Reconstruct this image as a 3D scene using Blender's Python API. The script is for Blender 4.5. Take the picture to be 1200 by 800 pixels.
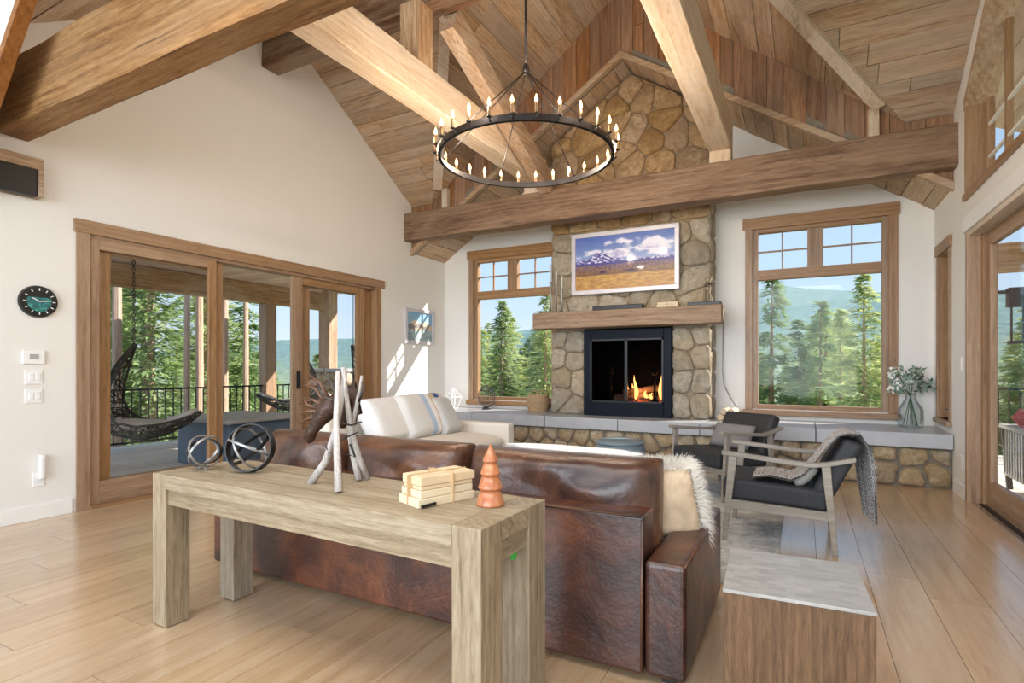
import bpy, math, random
from mathutils import Vector, Matrix, noise
from math import sin, cos, pi, radians, sqrt, atan2

for o in list(bpy.data.objects): bpy.data.objects.remove(o)
S = bpy.context.scene
COL = S.collection
random.seed(7)

# ------------------------------------------------------------------ camera
cam = bpy.data.objects.new('camera', bpy.data.cameras.new('camera'))
COL.objects.link(cam)
cam.location = (0, 0, 1.25)
cam.rotation_euler = (radians(90), 0, radians(28.014))
cam.data.sensor_width = 36
cam.data.lens = 36 * 640.7 / 1200
cam.data.shift_y = 30 / 1200
cam.data.clip_end = 5000
S.camera = cam
# ------------------------------------------------------------------ sky, sun, exposure
W = bpy.data.worlds.new('world'); S.world = W; W.use_nodes = True
wn = W.node_tree.nodes; wl = W.node_tree.links
bg = wn['Background']
tc = wn.new('ShaderNodeTexCoord'); sx = wn.new('ShaderNodeSeparateXYZ')
rp = wn.new('ShaderNodeValToRGB')
rp.color_ramp.elements[0].position = 0.0; rp.color_ramp.elements[0].color = (.78, .89, 1, 1)
rp.color_ramp.elements[1].position = 0.55; rp.color_ramp.elements[1].color = (.34, .56, .90, 1)
e = rp.color_ramp.elements.new(.14); e.color = (.56, .76, .98, 1)
wl.new(tc.outputs['Generated'], sx.inputs[0]); wl.new(sx.outputs['Z'], rp.inputs[0]); wl.new(rp.outputs[0], bg.inputs[0])
bg.inputs['Strength'].default_value = .52

def add_light(name, kind, loc, energy, color=(1, 1, 1), rot=(0, 0, 0), size=None, size_y=None, direction=None):
    l = bpy.data.lights.new(name, kind); l.energy = energy; l.color = color
    o = bpy.data.objects.new(name, l); COL.objects.link(o); o.location = loc; o.rotation_euler = rot
    if direction is not None: o.rotation_euler = Vector(direction).to_track_quat('-Z', 'Y').to_euler()
    if kind == 'AREA':
        l.shape = 'RECTANGLE'; l.size = size; l.size_y = size_y or size
    elif size is not None:
        if kind == 'SUN': l.angle = size
        else: l.shadow_soft_size = size
    return o
add_light('sun', 'SUN', (20, 30, 30), 5.0, (1, .94, .84), direction=(-1, -.8, -.88), size=radians(.6))
add_light('rear_fill', 'AREA', (-1.8, -6.5, 2.4), 440, (.88, .94, 1), direction=(-.03, 1, .03), size=9, size_y=4.4)  # big soft fill lamp added behind the camera to brighten the room
add_light('overhead_fill', 'AREA', (-1.4, .8, 3.0), 34, (1, .96, .92), direction=(0, .35, -1), size=4, size_y=1.2)  # unseen fill lamp added above the camera, no fixture there
add_light('leftward_fill', 'AREA', (1.1, -.6, 2.4), 10, (1, .98, .95), direction=(-1, .35, .1), size=2.5, size_y=2.2)  # added area lamp filling toward the left, no window behind it
S.view_settings.view_transform = 'Standard'
S.view_settings.look = 'None'
S.view_settings.exposure = 1.1
S.view_settings.gamma = 1
S.view_settings.use_curve_mapping = False

# ------------------------------------------------------------------ material helpers
def srgb(r, g, b):
    f = lambda c: (c / 255 / 12.92) if c / 255 <= .04045 else ((c / 255 + .055) / 1.055) ** 2.4
    return (f(r), f(g), f(b), 1)
class NT:
    def __init__(s, name):
        s.m = bpy.data.materials.new(name); s.m.use_nodes = True
        s.n = s.m.node_tree.nodes; s.l = s.m.node_tree.links; s.b = s.n['Principled BSDF']
    def node(s, t, **kw):
        n = s.n.new('ShaderNode' + t)
        for k, v in kw.items(): setattr(n, k, v)
        return n
    def put(s, sock, v):
        if hasattr(v, 'is_output') or isinstance(v, bpy.types.NodeSocket): s.l.new(v, sock)
        else: sock.default_value = v
    def coord(s, scale=(1, 1, 1), rand=True, kind='Object'):
        t = s.node('TexCoord'); v = t.outputs[kind]
        if rand:
            oi = s.node('ObjectInfo'); mu = s.node('Math', operation='MULTIPLY'); mu.inputs[1].default_value = 37.3
            s.l.new(oi.outputs['Random'], mu.inputs[0])
            a = s.node('VectorMath', operation='ADD'); s.l.new(v, a.inputs[0]); s.l.new(mu.outputs[0], a.inputs[1]); v = a.outputs[0]
        m = s.node('Mapping'); m.inputs['Scale'].default_value = scale; s.l.new(v, m.inputs[0])
        return m.outputs[0]
    def noise(s, vec, scale=5, detail=4, rough=.55, dist=0):
        n = s.node('TexNoise'); n.inputs['Scale'].default_value = scale; n.inputs['Detail'].default_value = detail
        n.inputs['Roughness'].default_value = rough; n.inputs['Distortion'].default_value = dist
        s.l.new(vec, n.inputs['Vector']); return n.outputs['Fac']
    def voronoi(s, vec, scale=5, feature='F1', out='Distance', rnd=1):
        n = s.node('TexVoronoi', feature=feature); n.inputs['Scale'].default_value = scale
        n.inputs['Randomness'].default_value = rnd
        s.l.new(vec, n.inputs['Vector']); return n.outputs[out]
    def ramp(s, fac, stops):
        r = s.node('ValToRGB'); cr = r.color_ramp
        while len(cr.elements) < len(stops): cr.elements.new(.5)
        for e, (p, c) in zip(cr.elements, stops):
            e.position = p; e.color = c if len(c) == 4 else (*c, 1)
        s.l.new(fac, r.inputs[0]); return r.outputs[0]
    def mix(s, fac, a, b, mode='MIX'):
        m = s.node('Mix', data_type='RGBA', blend_type=mode)
        s.put(m.inputs[0], fac); s.put(m.inputs[6], a); s.put(m.inputs[7], b); return m.outputs[2]
    def math(s, op, a, b=0.0):
        m = s.node('Math', operation=op); s.put(m.inputs[0], a); s.put(m.inputs[1], b); return m.outputs[0]
    def bump(s, h, strength=.3, dist=.01):
        b = s.node('Bump'); b.inputs['Strength'].default_value = strength; b.inputs['Distance'].default_value = dist
        s.l.new(h, b.inputs['Height']); s.l.new(b.outputs[0], s.b.inputs['Normal'])
    def hsv_var(s, col, var=.15, hue=0.0, sat=.15):
        oi = s.node('ObjectInfo'); h = s.node('HueSaturation')
        mr = s.node('MapRange'); mr.inputs['To Min'].default_value = 1 - var; mr.inputs['To Max'].default_value = 1 + var
        s.l.new(oi.outputs['Random'], mr.inputs['Value']); s.l.new(mr.outputs[0], h.inputs['Value'])
        m2 = s.math('FRACT', s.math('MULTIPLY', oi.outputs['Random'], 7.77)); 
        mr2 = s.node('MapRange'); mr2.inputs['To Min'].default_value = 1 - sat; mr2.inputs['To Max'].default_value = 1 + sat
        s.l.new(m2, mr2.inputs['Value']); s.l.new(mr2.outputs[0], h.inputs['Saturation'])
        s.l.new(col, h.inputs['Color']); return h.outputs[0]
def plain(name, c, rough=.5, metal=0, spec=.5, bump=None, coat=0, var=0.06):
    t = NT(name); b = t.b
    v = t.coord()
    n = t.noise(v, bump[0] if bump else 9, 4)
    lo = tuple(x * (1 - var) for x in c[:3]) + (1,); hi = tuple(min(1, x * (1 + var)) for x in c[:3]) + (1,)
    t.l.new(t.ramp(n, [(.3, lo), (.7, hi)]), b.inputs['Base Color'])
    b.inputs['Roughness'].default_value = rough; b.inputs['Metallic'].default_value = metal
    b.inputs['Specular IOR Level'].default_value = spec; b.inputs['Coat Weight'].default_value = coat
    if bump: t.bump(n, bump[1], bump[2] if len(bump) > 2 else .01)
    return t.m
def wood(name, axis, dark, mid, light, rough=.6, fine=1., var=.14, patch=None, patch_amt=.5, spec=.4, bump=.35, cracks=0., coat=0, sat=.15):
    t = NT(name)
    k = {'x': (.09, 1, 1), 'y': (1, .09, 1), 'z': (1, 1, .09)}[axis]
    v = t.coord(k)
    big = t.noise(v, 3.2 * fine, 3, .6, 1.4)
    grain = t.noise(v, 34 * fine, 8, .72, .9)
    wv = t.node('TexWave', wave_type='RINGS', rings_direction={'x': 'X', 'y': 'Y', 'z': 'Z'}[axis])
    wv.inputs['Scale'].default_value = 5 * fine; wv.inputs['Distortion'].default_value = 7; wv.inputs['Detail'].default_value = 3
    t.l.new(v, wv.inputs['Vector'])
    f = t.math('ADD', t.math('MULTIPLY', grain, .62), t.math('ADD', t.math('MULTIPLY', big, .32), t.math('MULTIPLY', wv.outputs['Fac'], .06)))
    col = t.ramp(f, [(.30, dark), (.47, mid), (.66, light)])
    if patch:
        pv = t.coord(tuple(max(.35, x) for x in k))
        pn = t.noise(pv, 2.3, 4, .6, .6)
        pf = t.ramp(pn, [(.5 - .1 * patch_amt, (0, 0, 0)), (.62, (1, 1, 1))])
        col = t.mix(t.math('MULTIPLY', pf, patch_amt), col, patch)
    if cracks:
        cn = t.noise(t.coord(tuple(x * (.35 if x < 1 else 1) for x in k)), 34, 2, .5, .6)
        cf = t.ramp(cn, [(.30, (1, 1, 1)), (.36, (0, 0, 0))])
        col = t.mix(t.math('MULTIPLY', cf, cracks), col, tuple(x * .35 for x in dark[:3]) + (1,))
    col = t.hsv_var(col, var, sat=sat)
    t.l.new(col, t.b.inputs['Base Color'])
    t.b.inputs['Roughness'].default_value = rough; t.b.inputs['Specular IOR Level'].default_value = spec
    t.b.inputs['Coat Weight'].default_value = coat; t.b.inputs['Coat Roughness'].default_value = .18
    t.bump(f, bump, .012)
    return t.m
M = {}
M['wall'] = plain('white_plaster', srgb(232, 229, 224), .75, bump=(60, .05, .004), var=.012)
M['base'] = plain('white_paint', srgb(238, 237, 233), .4, var=.01)
for a in 'xyz':
    M['barn_' + a] = wood('barn_boards_' + a, a, srgb(124, 96, 70), srgb(178, 148, 118), srgb(210, 188, 162), .75, 1.4, var=.17, patch=srgb(180, 168, 152), patch_amt=.5, cracks=.35, sat=.12)
    M['beam_' + a] = wood('hewn_beam_' + a, a, srgb(104, 76, 52), srgb(164, 130, 98), srgb(204, 176, 144), .7, 1.5, var=.05, patch=srgb(196, 182, 164), patch_amt=.45, cracks=.5, bump=.6)
    M['pale_' + a] = wood('pale_beam_' + a, a, srgb(160, 134, 108), srgb(205, 182, 156), srgb(226, 210, 190), .7, 1.5, var=.04, patch=srgb(216, 206, 194), patch_amt=.5, cracks=.3, bump=.6)
    M['trim_' + a] = wood('stained_trim_' + a, a, srgb(112, 82, 56), srgb(150, 116, 84), srgb(174, 142, 110), .45, 1.3, var=.06, cracks=.15, spec=.5, bump=.12)
    M['fascia_' + a] = wood('rusty_barn_' + a, a, srgb(92, 62, 40), srgb(144, 104, 74), srgb(178, 140, 106), .75, var=.18, patch=srgb(140, 116, 94), patch_amt=.5, cracks=.35, sat=.15)
    M['table_' + a] = wood('limed_oak_' + a, a, srgb(98, 84, 66), srgb(144, 128, 104), srgb(174, 160, 138), .55, 2.2, var=.05, cracks=.35, bump=.35, spec=.4)
M['tie'] = wood('tie_beam_wood', 'x', srgb(72, 48, 32), srgb(118, 88, 64), srgb(160, 130, 102), .7, 1.5, var=.05, patch=srgb(160, 130, 102), patch_amt=.4, cracks=.6, bump=.6)
M['darkbeam'] = wood('ridge_wood', 'x', srgb(60, 36, 20), srgb(110, 74, 46), srgb(160, 136, 112), .7, .8, var=.05, patch=srgb(150, 138, 120), patch_amt=.5, cracks=.4, bump=.5)
M['floor'] = wood('oak_floor', 'y', srgb(164, 134, 102), srgb(190, 160, 126), srgb(206, 180, 150), .28, .7, var=.06, bump=.05, spec=.5, coat=.8, sat=.08)
M['sidebox'] = wood('brushed_oak', 'z', srgb(60, 40, 20), srgb(92, 64, 36), srgb(122, 90, 56), .55, 3, var=.02, cracks=.3)
M['bead_tree'] = wood('turned_wood', 'z', srgb(140, 78, 46), srgb(176, 108, 70), srgb(196, 132, 92), .3, 2.4, var=.01, sat=.02, bump=.05, coat=.4)
M['birch'] = wood('birch_bark', 'z', srgb(96, 84, 76), srgb(176, 168, 162), srgb(214, 208, 204), .7, 5, var=.08, cracks=.5)
M['chairwood'] = wood('grey_ash', 'x', srgb(124, 116, 106), srgb(146, 138, 126), srgb(164, 156, 146), .45, 1.2, var=.05, bump=.1)
M['bark'] = wood('pine_bark', 'z', srgb(112, 84, 68), srgb(176, 144, 124), srgb(210, 182, 162), .9, 1.2, var=.2, cracks=.5, bump=.8)
M['porch'] = wood('porch_boards', 'y', srgb(170, 140, 124), srgb(214, 184, 166), srgb(232, 206, 190), .7, var=.1)
M['deck'] = wood('weathered_deck', 'y', srgb(166, 154, 142), srgb(206, 196, 184), srgb(226, 218, 208), .75, var=.12)
M['logend'] = wood('split_log', 'y', srgb(150, 124, 92), srgb(206, 184, 152), srgb(228, 212, 186), .8, 2, var=.12)
M['box_birch'] = plain('kindling_paper', srgb(214, 190, 154), .7, bump=(14, .2), var=.1)
M['slate'] = plain('honed_grey_stone', srgb(176, 179, 184), .28, bump=(7, .05), var=.06)
M['chimmortar'] = plain('chimney_mortar', srgb(150, 134, 110), .95, bump=(30, .5), var=.2)
M['mortar'] = plain('mortar', srgb(132, 124, 112), .95, bump=(30, .5), var=.15)
M['blackmetal'] = plain('black_metal', srgb(18, 20, 26), .4, .3, var=.1)
M['firebox'] = plain('firebox_steel', srgb(14, 20, 34), .5, 0, .15, var=.1)
M['soot'] = plain('soot', srgb(12, 11, 11), .95, var=.3)
M['iron'] = plain('dark_iron', srgb(70, 66, 66), .4, .7, bump=(20, .2), var=.2)
M['wick'] = plain('grey_wicker', srgb(58, 58, 56), .6, var=.25)
M['chrome'] = plain('nickel', srgb(200, 200, 200), .2, 1)
M['black'] = plain('black_lacquer', srgb(14, 14, 16), .4)
M['silverframe'] = plain('brushed_frame', srgb(206, 200, 204), .35, .2)
M['cream'] = plain('cream_linen', srgb(226, 218, 206), .85, bump=(90, .2, .003), var=.03)
M['white_cushion'] = plain('white_linen', srgb(228, 226, 224), .85, bump=(90, .2, .003), var=.03)
M['grey_cushion'] = plain('grey_canvas', srgb(190, 190, 188), .85, bump=(90, .2, .003), var=.05)
M['charcoal'] = plain('charcoal_velvet', srgb(44, 45, 48), .65, bump=(50, .2, .004), var=.2)
M['blueleather'] = plain('slate_blue_leather', srgb(120, 138, 148), .45, bump=(30, .15), var=.1)
M['tub'] = plain('blue_grey_panel', srgb(92, 108, 124), .6)
M['tubtop'] = plain('tub_cover', srgb(168, 168, 164), .6)
M['plastic'] = plain('white_plastic', srgb(240, 240, 238), .35, var=.01)
M['green'] = plain('green_plastic', srgb(60, 190, 70), .4)
M['ring_dark'] = plain('ring_metal', srgb(34, 34, 36), .4, .5, bump=(30, .3), var=.2)
M['ring_silver'] = plain('silver_ring', srgb(150, 148, 146), .35, .7)
M['bronze'] = plain('bronze_brown', srgb(62, 40, 28), .45, .2, bump=(26, .8), var=.5)
M['antler'] = plain('antler_brown', srgb(92, 60, 40), .5, bump=(30, .3), var=.35)
M['basket'] = plain('seagrass', srgb(178, 150, 116), .8, bump=(50, .4), var=.2)
M['candle'] = plain('grey_wax', srgb(214, 212, 206), .4)
M['red'] = plain('red_cushion', srgb(150, 28, 50), .8, bump=(60, .2), var=.1)
M['leaf'] = plain('sage_leaf', srgb(134, 160, 140), .6, var=.3)
M['leafdark'] = plain('dark_leaf', srgb(70, 96, 74), .6, var=.3)
M['petal'] = plain('pale_petal', srgb(238, 240, 236), .6)
M['paper'] = plain('tied_paper', srgb(214, 198, 168), .7, var=.05)
M['twine'] = plain('twine', srgb(190, 160, 120), .9)
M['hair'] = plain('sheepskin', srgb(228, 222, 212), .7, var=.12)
M['hide'] = plain('tan_hide', srgb(206, 182, 152), .8, bump=(14, .2), var=.2)

def mk_glass(name, tint=(1, 1, 1, 1), refl=.16):
    t = NT(name); t.n.remove(t.b)
    tr = t.node('BsdfTransparent'); tr.inputs[0].default_value = tint
    gl = t.node('BsdfGlossy'); gl.inputs['Roughness'].default_value = .02
    lw = t.node('LayerWeight'); lw.inputs[0].default_value = .25
    f = t.math('ADD', t.math('MULTIPLY', lw.outputs['Fresnel'], refl), .006 if refl > .1 else 0.0)
    mx = t.node('MixShader'); t.l.new(f, mx.inputs[0]); t.l.new(tr.outputs[0], mx.inputs[1]); t.l.new(gl.outputs[0], mx.inputs[2])
    t.l.new(mx.outputs[0], t.n['Material Output'].inputs[0]); return t.m
M['glass'] = mk_glass('clear_glass')
M['vaseglass'] = mk_glass('vase_glass', (.86, .90, .91, 1), .7)
M['fireglass'] = mk_glass('fire_door_glass', (.5, .5, .53, 1), 0.0)
def mk_emit(name, c, st):
    t = NT(name); t.b.inputs['Base Color'].default_value = c; t.b.inputs['Emission Color'].default_value = c; t.b.inputs['Emission Strength'].default_value = st
    return t.m
M['bulb'] = mk_emit('warm_bulb', (1, .56, .22, 1), 5)
M['flame'] = mk_emit('flame', (1, .42, .1, 1), 5)
M['ember'] = mk_emit('ember', (1, .16, .03, 1), 2)
# stone
def mk_stone(name, cols, rough=.85):
    t = NT(name); v = t.coord((1, 1, 1))
    n = t.noise(v, 11, 9, .8, .8); n2 = t.noise(v, 3, 3, .5, .4)
    c1 = t.ramp(n, [(.32, cols[0]), (.5, cols[1]), (.68, cols[2])])
    c2 = t.ramp(n2, [(.42, (0, 0, 0)), (.62, (1, 1, 1))])
    c = t.mix(t.math('MULTIPLY', c2, .55), c1, cols[3])
    t.l.new(t.hsv_var(c, .16, sat=.14), t.b.inputs['Base Color']); t.b.inputs['Roughness'].default_value = rough
    t.b.inputs['Specular IOR Level'].default_value = .3
    t.bump(n, 1.0, .03); return t.m
M['stone_warm'] = mk_stone('warm_fieldstone', [srgb(122, 92, 62), srgb(188, 156, 116), srgb(214, 188, 150), srgb(160, 128, 92)])
M['stone_grey'] = mk_stone('grey_fieldstone', [srgb(120, 106, 88), srgb(178, 166, 146), srgb(208, 198, 182), srgb(180, 160, 132)])
M['stone_bench'] = mk_stone('bench_fieldstone', [srgb(112, 94, 72), srgb(188, 170, 142), srgb(222, 208, 182), srgb(172, 146, 110)])
# leather
def mk_leather(name, dark, mid, light, rough):
    t = NT(name); v = t.coord()
    n = t.noise(v, 2.6, 5, .65, .6); cr = t.noise(v, 5, 3, .5, .8); n3 = t.noise(v, 70, 3)
    base = t.ramp(n, [(.35, dark), (.52, mid), (.7, light)])
    wv_ = t.node('VectorMath', operation='ADD'); t.l.new(v, wv_.inputs[0]); nz = t.node('TexNoise'); nz.inputs['Scale'].default_value = 4; nz.inputs['Detail'].default_value = 4
    t.l.new(v, nz.inputs['Vector']); sc_ = t.node('VectorMath', operation='SCALE'); sc_.inputs['Scale'].default_value = .35; t.l.new(nz.outputs['Color'], sc_.inputs[0]); t.l.new(sc_.outputs[0], wv_.inputs[1])
    ve = t.voronoi(wv_.outputs[0], 6, 'DISTANCE_TO_EDGE'); msk = t.ramp(n, [(.4, (0, 0, 0)), (.6, (1, 1, 1))])
    cf = t.math('MULTIPLY', t.ramp(ve, [(0, (1, 1, 1)), (.02, (0, 0, 0))]), msk)
    c = t.mix(t.math('MULTIPLY', cf, .3), base, tuple(min(1, x * 1.9 + .02) for x in light[:3]) + (1,))
    t.l.new(c, t.b.inputs['Base Color']); t.b.inputs['Roughness'].default_value = rough
    t.b.inputs['Coat Weight'].default_value = .25; t.b.inputs['Coat Roughness'].default_value = .25
    t.bump(t.math('ADD', t.math('MULTIPLY', n, 1.2), t.math('ADD', t.math('MULTIPLY', n3, .12), t.math('MULTIPLY', cr, .5))), .5, .02); return t.m
M['leather'] = mk_leather('worn_brown_leather', srgb(42, 24, 20), srgb(74, 42, 30), srgb(112, 64, 38), .4)
M['leather_cush'] = mk_leather('cushion_leather', srgb(48, 30, 26), srgb(82, 52, 38), srgb(124, 84, 56), .34)
# foliage
def mk_foliage(name, a, b):
    t = NT(name); v = t.coord()
    n = t.noise(v, 1.6, 4, .6)
    t.l.new(t.hsv_var(t.ramp(n, [(.35, a), (.65, b)]), .15), t.b.inputs['Base Color'])
    t.b.inputs['Roughness'].default_value = .7
    t.b.inputs['Transmission Weight'].default_value = 0
    ds = t.node('BsdfTranslucent'); ds.inputs[0].default_value = b
    mx = t.node('MixShader'); mx.inputs[0].default_value = .4
    t.l.new(t.b.outputs[0], mx.inputs[1]); t.l.new(ds.outputs[0], mx.inputs[2]); t.l.new(mx.outputs[0], t.n['Material Output'].inputs[0])
    return t.m
M['spruce'] = mk_foliage('spruce_needles', srgb(96, 122, 84), srgb(160, 180, 118))
M['pine'] = mk_foliage('pine_needles', srgb(130, 152, 98), srgb(200, 208, 140))
def mk_terrain():
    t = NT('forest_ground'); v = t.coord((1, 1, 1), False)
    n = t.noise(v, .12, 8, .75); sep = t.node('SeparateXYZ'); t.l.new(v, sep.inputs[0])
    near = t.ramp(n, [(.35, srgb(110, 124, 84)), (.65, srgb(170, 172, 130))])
    far = t.ramp(n, [(.35, srgb(92, 118, 120)), (.65, srgb(128, 150, 144))])  # bluish distance haze painted into the far hill colour
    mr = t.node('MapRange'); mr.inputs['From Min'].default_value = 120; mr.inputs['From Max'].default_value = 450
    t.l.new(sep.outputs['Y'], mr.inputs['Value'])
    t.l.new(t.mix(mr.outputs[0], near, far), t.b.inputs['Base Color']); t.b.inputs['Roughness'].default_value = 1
    t.b.inputs['Specular IOR Level'].default_value = 0
    return t.m
M['terrain'] = mk_terrain()
def mk_vcol(name, rough=.5, coat=0):
    t = NT(name); a = t.node('Attribute'); a.attribute_name = 'print'; t.l.new(a.outputs['Color'], t.b.inputs['Base Color'])
    t.b.inputs['Roughness'].default_value = rough; t.b.inputs['Coat Weight'].default_value = coat; t.b.inputs['Coat Roughness'].default_value = .05; return t.m
M['sleeve'] = plain('amber_sleeve', srgb(150, 118, 84), .6)
M['print'] = mk_vcol('printed_matte', .6); M['print_gloss'] = mk_vcol('printed_gloss', .35, .6)
def mk_rug():
    t = NT('faded_rug'); v = t.coord((1, 1, 1), False)
    n = t.noise(v, 5, 8, .8, 1); 
    t.l.new(t.ramp(n, [(.38, srgb(150, 150, 150)), (.52, srgb(188, 188, 186)), (.62, srgb(214, 214, 210))]), t.b.inputs['Base Color'])
    t.b.inputs['Roughness'].default_value = .95; t.bump(n, .3, .01); return t.m
M['rug'] = mk_rug()
def mk_throw():
    t = NT('patterned_throw'); v = t.coord((1, 1, 1), False, 'UV')
    w = t.voronoi(v, 22, 'F1', 'Distance', .15)
    r = t.math('SINE', t.math('MULTIPLY', w, 26))
    f = t.ramp(r, [(.18, srgb(132, 130, 130)), (.42, srgb(224, 222, 220))])
    t.l.new(f, t.b.inputs['Base Color']); t.b.inputs['Roughness'].default_value = .95; return t.m
M['throw'] = mk_throw()
def mk_stripe():
    t = NT('striped_linen'); v = t.coord((1, 1, 1), False); s = t.node('SeparateXYZ'); t.l.new(v, s.inputs[0])
    W_ = srgb(214, 212, 208)
    st = [(0, W_), (.42, W_), (.43, srgb(176, 196, 220)), (.50, srgb(176, 196, 220)), (.51, srgb(232, 230, 226)), (.57, srgb(232, 230, 226)),
          (.58, srgb(204, 180, 148)), (.67, srgb(204, 180, 148)), (.68, srgb(60, 86, 132)), (.76, srgb(60, 86, 132)), (.77, W_)]
    mr = t.node('MapRange'); mr.inputs['From Min'].default_value = -.5; mr.inputs['From Max'].default_value = .5; t.l.new(s.outputs['Y'], mr.inputs['Value'])
    r = t.ramp(mr.outputs[0], st)
    t.l.new(r, t.b.inputs['Base Color']); t.b.inputs['Roughness'].default_value = .9; return t.m
M['stripe'] = mk_stripe()
def mk_tops():
    t = NT('grey_parquet_top'); v = t.coord((1, 1, 1), False)
    b = t.node('TexBrick'); b.inputs['Scale'].default_value = 9; b.inputs['Mortar Size'].default_value = 0; b.inputs['Color1'].default_value = srgb(142, 140, 136); b.inputs['Color2'].default_value = srgb(170, 168, 164)
    t.l.new(v, b.inputs['Vector']); n = t.noise(t.coord((.2, 1, 1), False), 30, 5)
    t.l.new(t.mix(.35, b.outputs[0], t.ramp(n, [(.3, srgb(132, 128, 122)), (.7, srgb(184, 182, 178))])), t.b.inputs['Base Color'])
    t.b.inputs['Roughness'].default_value = .35; return t.m
M['boxtop'] = mk_tops()

# ------------------------------------------------------------------ object helpers
WPOS = {}
def put(o, parent, wloc):
    COL.objects.link(o)
    if parent is not None:
        o.parent = parent; o.location = Vector(wloc) - WPOS[parent.name]
    else: o.location = wloc
    WPOS[o.name] = Vector(wloc)
def tag(o, label=None, cat=None, group=None, kind=None):
    if label: o['label'] = label
    if cat: o['category'] = cat
    if group: o['group'] = group
    if kind: o['kind'] = kind
    return o
def thing(name, label, cat, loc=(0, 0, 0), group=None, kind=None):
    o = bpy.data.objects.new(name, None); o.empty_display_size = .1
    put(o, None, loc); tag(o, label, cat, group, kind); return o
class MB:
    def __init__(s): s.v = []; s.f = []; s.uv = None
    def add(s, vs, fs):
        n = len(s.v); s.v += [Vector(p) for p in vs]; s.f += [[i + n for i in f] for f in fs]; return s
    def box(s, x0, x1, y0, y1, z0, z1):
        return s.add([(x, y, z) for z in (z0, z1) for y in (y0, y1) for x in (x0, x1)],
                     [(0, 2, 3, 1), (4, 5, 7, 6), (0, 1, 5, 4), (2, 6, 7, 3), (0, 4, 6, 2), (1, 3, 7, 5)])
    def prism(s, pts, d):
        d = Vector(d); n = len(pts); a = [Vector(p) for p in pts]; b = [p + d for p in a]
        return s.add(a + b, [list(range(n))[::-1], [i + n for i in range(n)]] + [(i, (i + 1) % n, (i + 1) % n + n, i + n) for i in range(n)])
    def bar(s, p, q, w, h, up=(0, 0, 1), w2=None, h2=None):
        p, q = Vector(p), Vector(q); d = (q - p).normalized(); sd = d.cross(Vector(up)).normalized(); u = sd.cross(d)
        w2 = w2 or w; h2 = h2 or h; vs = []
        for c, ww, hh in ((p, w, h), (q, w2, h2)):
            for a, b in ((-1, -1), (1, -1), (1, 1), (-1, 1)): vs.append(c + sd * a * ww / 2 + u * b * hh / 2)
        return s.add(vs, [(3, 2, 1, 0), (4, 5, 6, 7), (0, 1, 5, 4), (1, 2, 6, 5), (2, 3, 7, 6), (3, 0, 4, 7)])
    def tube(s, pts, r, n=8, closed=False, cap=True):
        pts = [Vector(p) for p in pts]; m = len(pts); rs = r if isinstance(r, (list, tuple)) else [r] * m
        vs = []; u = None
        for i, p in enumerate(pts):
            if closed: d = pts[(i + 1) % m] - pts[i - 1]
            else: d = pts[min(i + 1, m - 1)] - pts[max(i - 1, 0)]
            d.normalize()
            if u is None: u = d.orthogonal().normalized()
            else:
                u = (u - d * u.dot(d))
                u = u.normalized() if u.length > 1e-6 else d.orthogonal().normalized()
            w = d.cross(u)
            vs += [p + (u * cos(2 * pi * k / n) + w * sin(2 * pi * k / n)) * rs[i] for k in range(n)]
        fs = []
        for i in range(m if closed else m - 1):
            j = (i + 1) % m
            fs += [(i * n + k, i * n + (k + 1) % n, j * n + (k + 1) % n, j * n + k) for k in range(n)]
        if cap and not closed: fs += [list(range(n))[::-1], [(m - 1) * n + k for k in range(n)]]
        return s.add(vs, fs)
    def lathe(s, prof, c=(0, 0, 0), n=24):
        c = Vector(c); vs = []; fs = []
        for r, z in prof: vs += [c + Vector((r * cos(2 * pi * k / n), r * sin(2 * pi * k / n), z)) for k in range(n)]
        for i in range(len(prof) - 1): fs += [(i * n + k, i * n + (k + 1) % n, (i + 1) * n + (k + 1) % n, (i + 1) * n + k) for k in range(n)]
        if prof[0][0] > 1e-4: fs.append(list(range(n))[::-1])
        if prof[-1][0] > 1e-4: fs.append([(len(prof) - 1) * n + k for k in range(n)])
        return s.add(vs, fs)
    def ball(s, c, r, n=12, m=8, sc=(1, 1, 1)):
        c = Vector(c)
        return s.lathe_s([(sin(pi * i / m), -cos(pi * i / m)) for i in range(m + 1)], c, r, sc, n)
    def lathe_s(s, prof, c, r, sc, n):
        vs = [];fs = []
        for a, z in prof: vs += [c + Vector((max(a, 1e-3) * cos(2 * pi * k / n) * sc[0], max(a, 1e-3) * sin(2 * pi * k / n) * sc[1], z * sc[2])) * r for k in range(n)]
        for i in range(len(prof) - 1): fs += [(i * n + k, i * n + (k + 1) % n, (i + 1) * n + (k + 1) % n, (i + 1) * n + k) for k in range(n)]
        return s.add(vs, fs)
    def pillow(s, c, ex, ey, ez, nx=14, ny=14, p=.35, wob=.0, seed=0):
        # soft cushion: ex, ey half-extents of the face, ez half-thickness (vectors)
        c, ex, ey, ez = Vector(c), Vector(ex), Vector(ey), Vector(ez)
        for sg in (1, -1):
            vs = []; fs = []
            for j in range(ny + 1):
                for i in range(nx + 1):
                    a = -1 + 2 * i / nx; b = -1 + 2 * j / ny
                    t = max(0, (1 - a ** 4) * (1 - b ** 4)) ** p
                    w = noise.noise(Vector((a * 2 + seed, b * 2, sg))) * wob
                    pin = 1 - .05 * (1 - abs(a)) * 0
                    vs.append(c + ex * a * pin + ey * b * pin + ez * sg * (t + w * min(1, t * 3)))
            for j in range(ny):
                for i in range(nx):
                    q = (j * (nx + 1) + i, j * (nx + 1) + i + 1, (j + 1) * (nx + 1) + i + 1, (j + 1) * (nx + 1) + i)
                    fs.append(q if sg > 0 else q[::-1])
            s.add(vs, fs)
        return s
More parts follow.
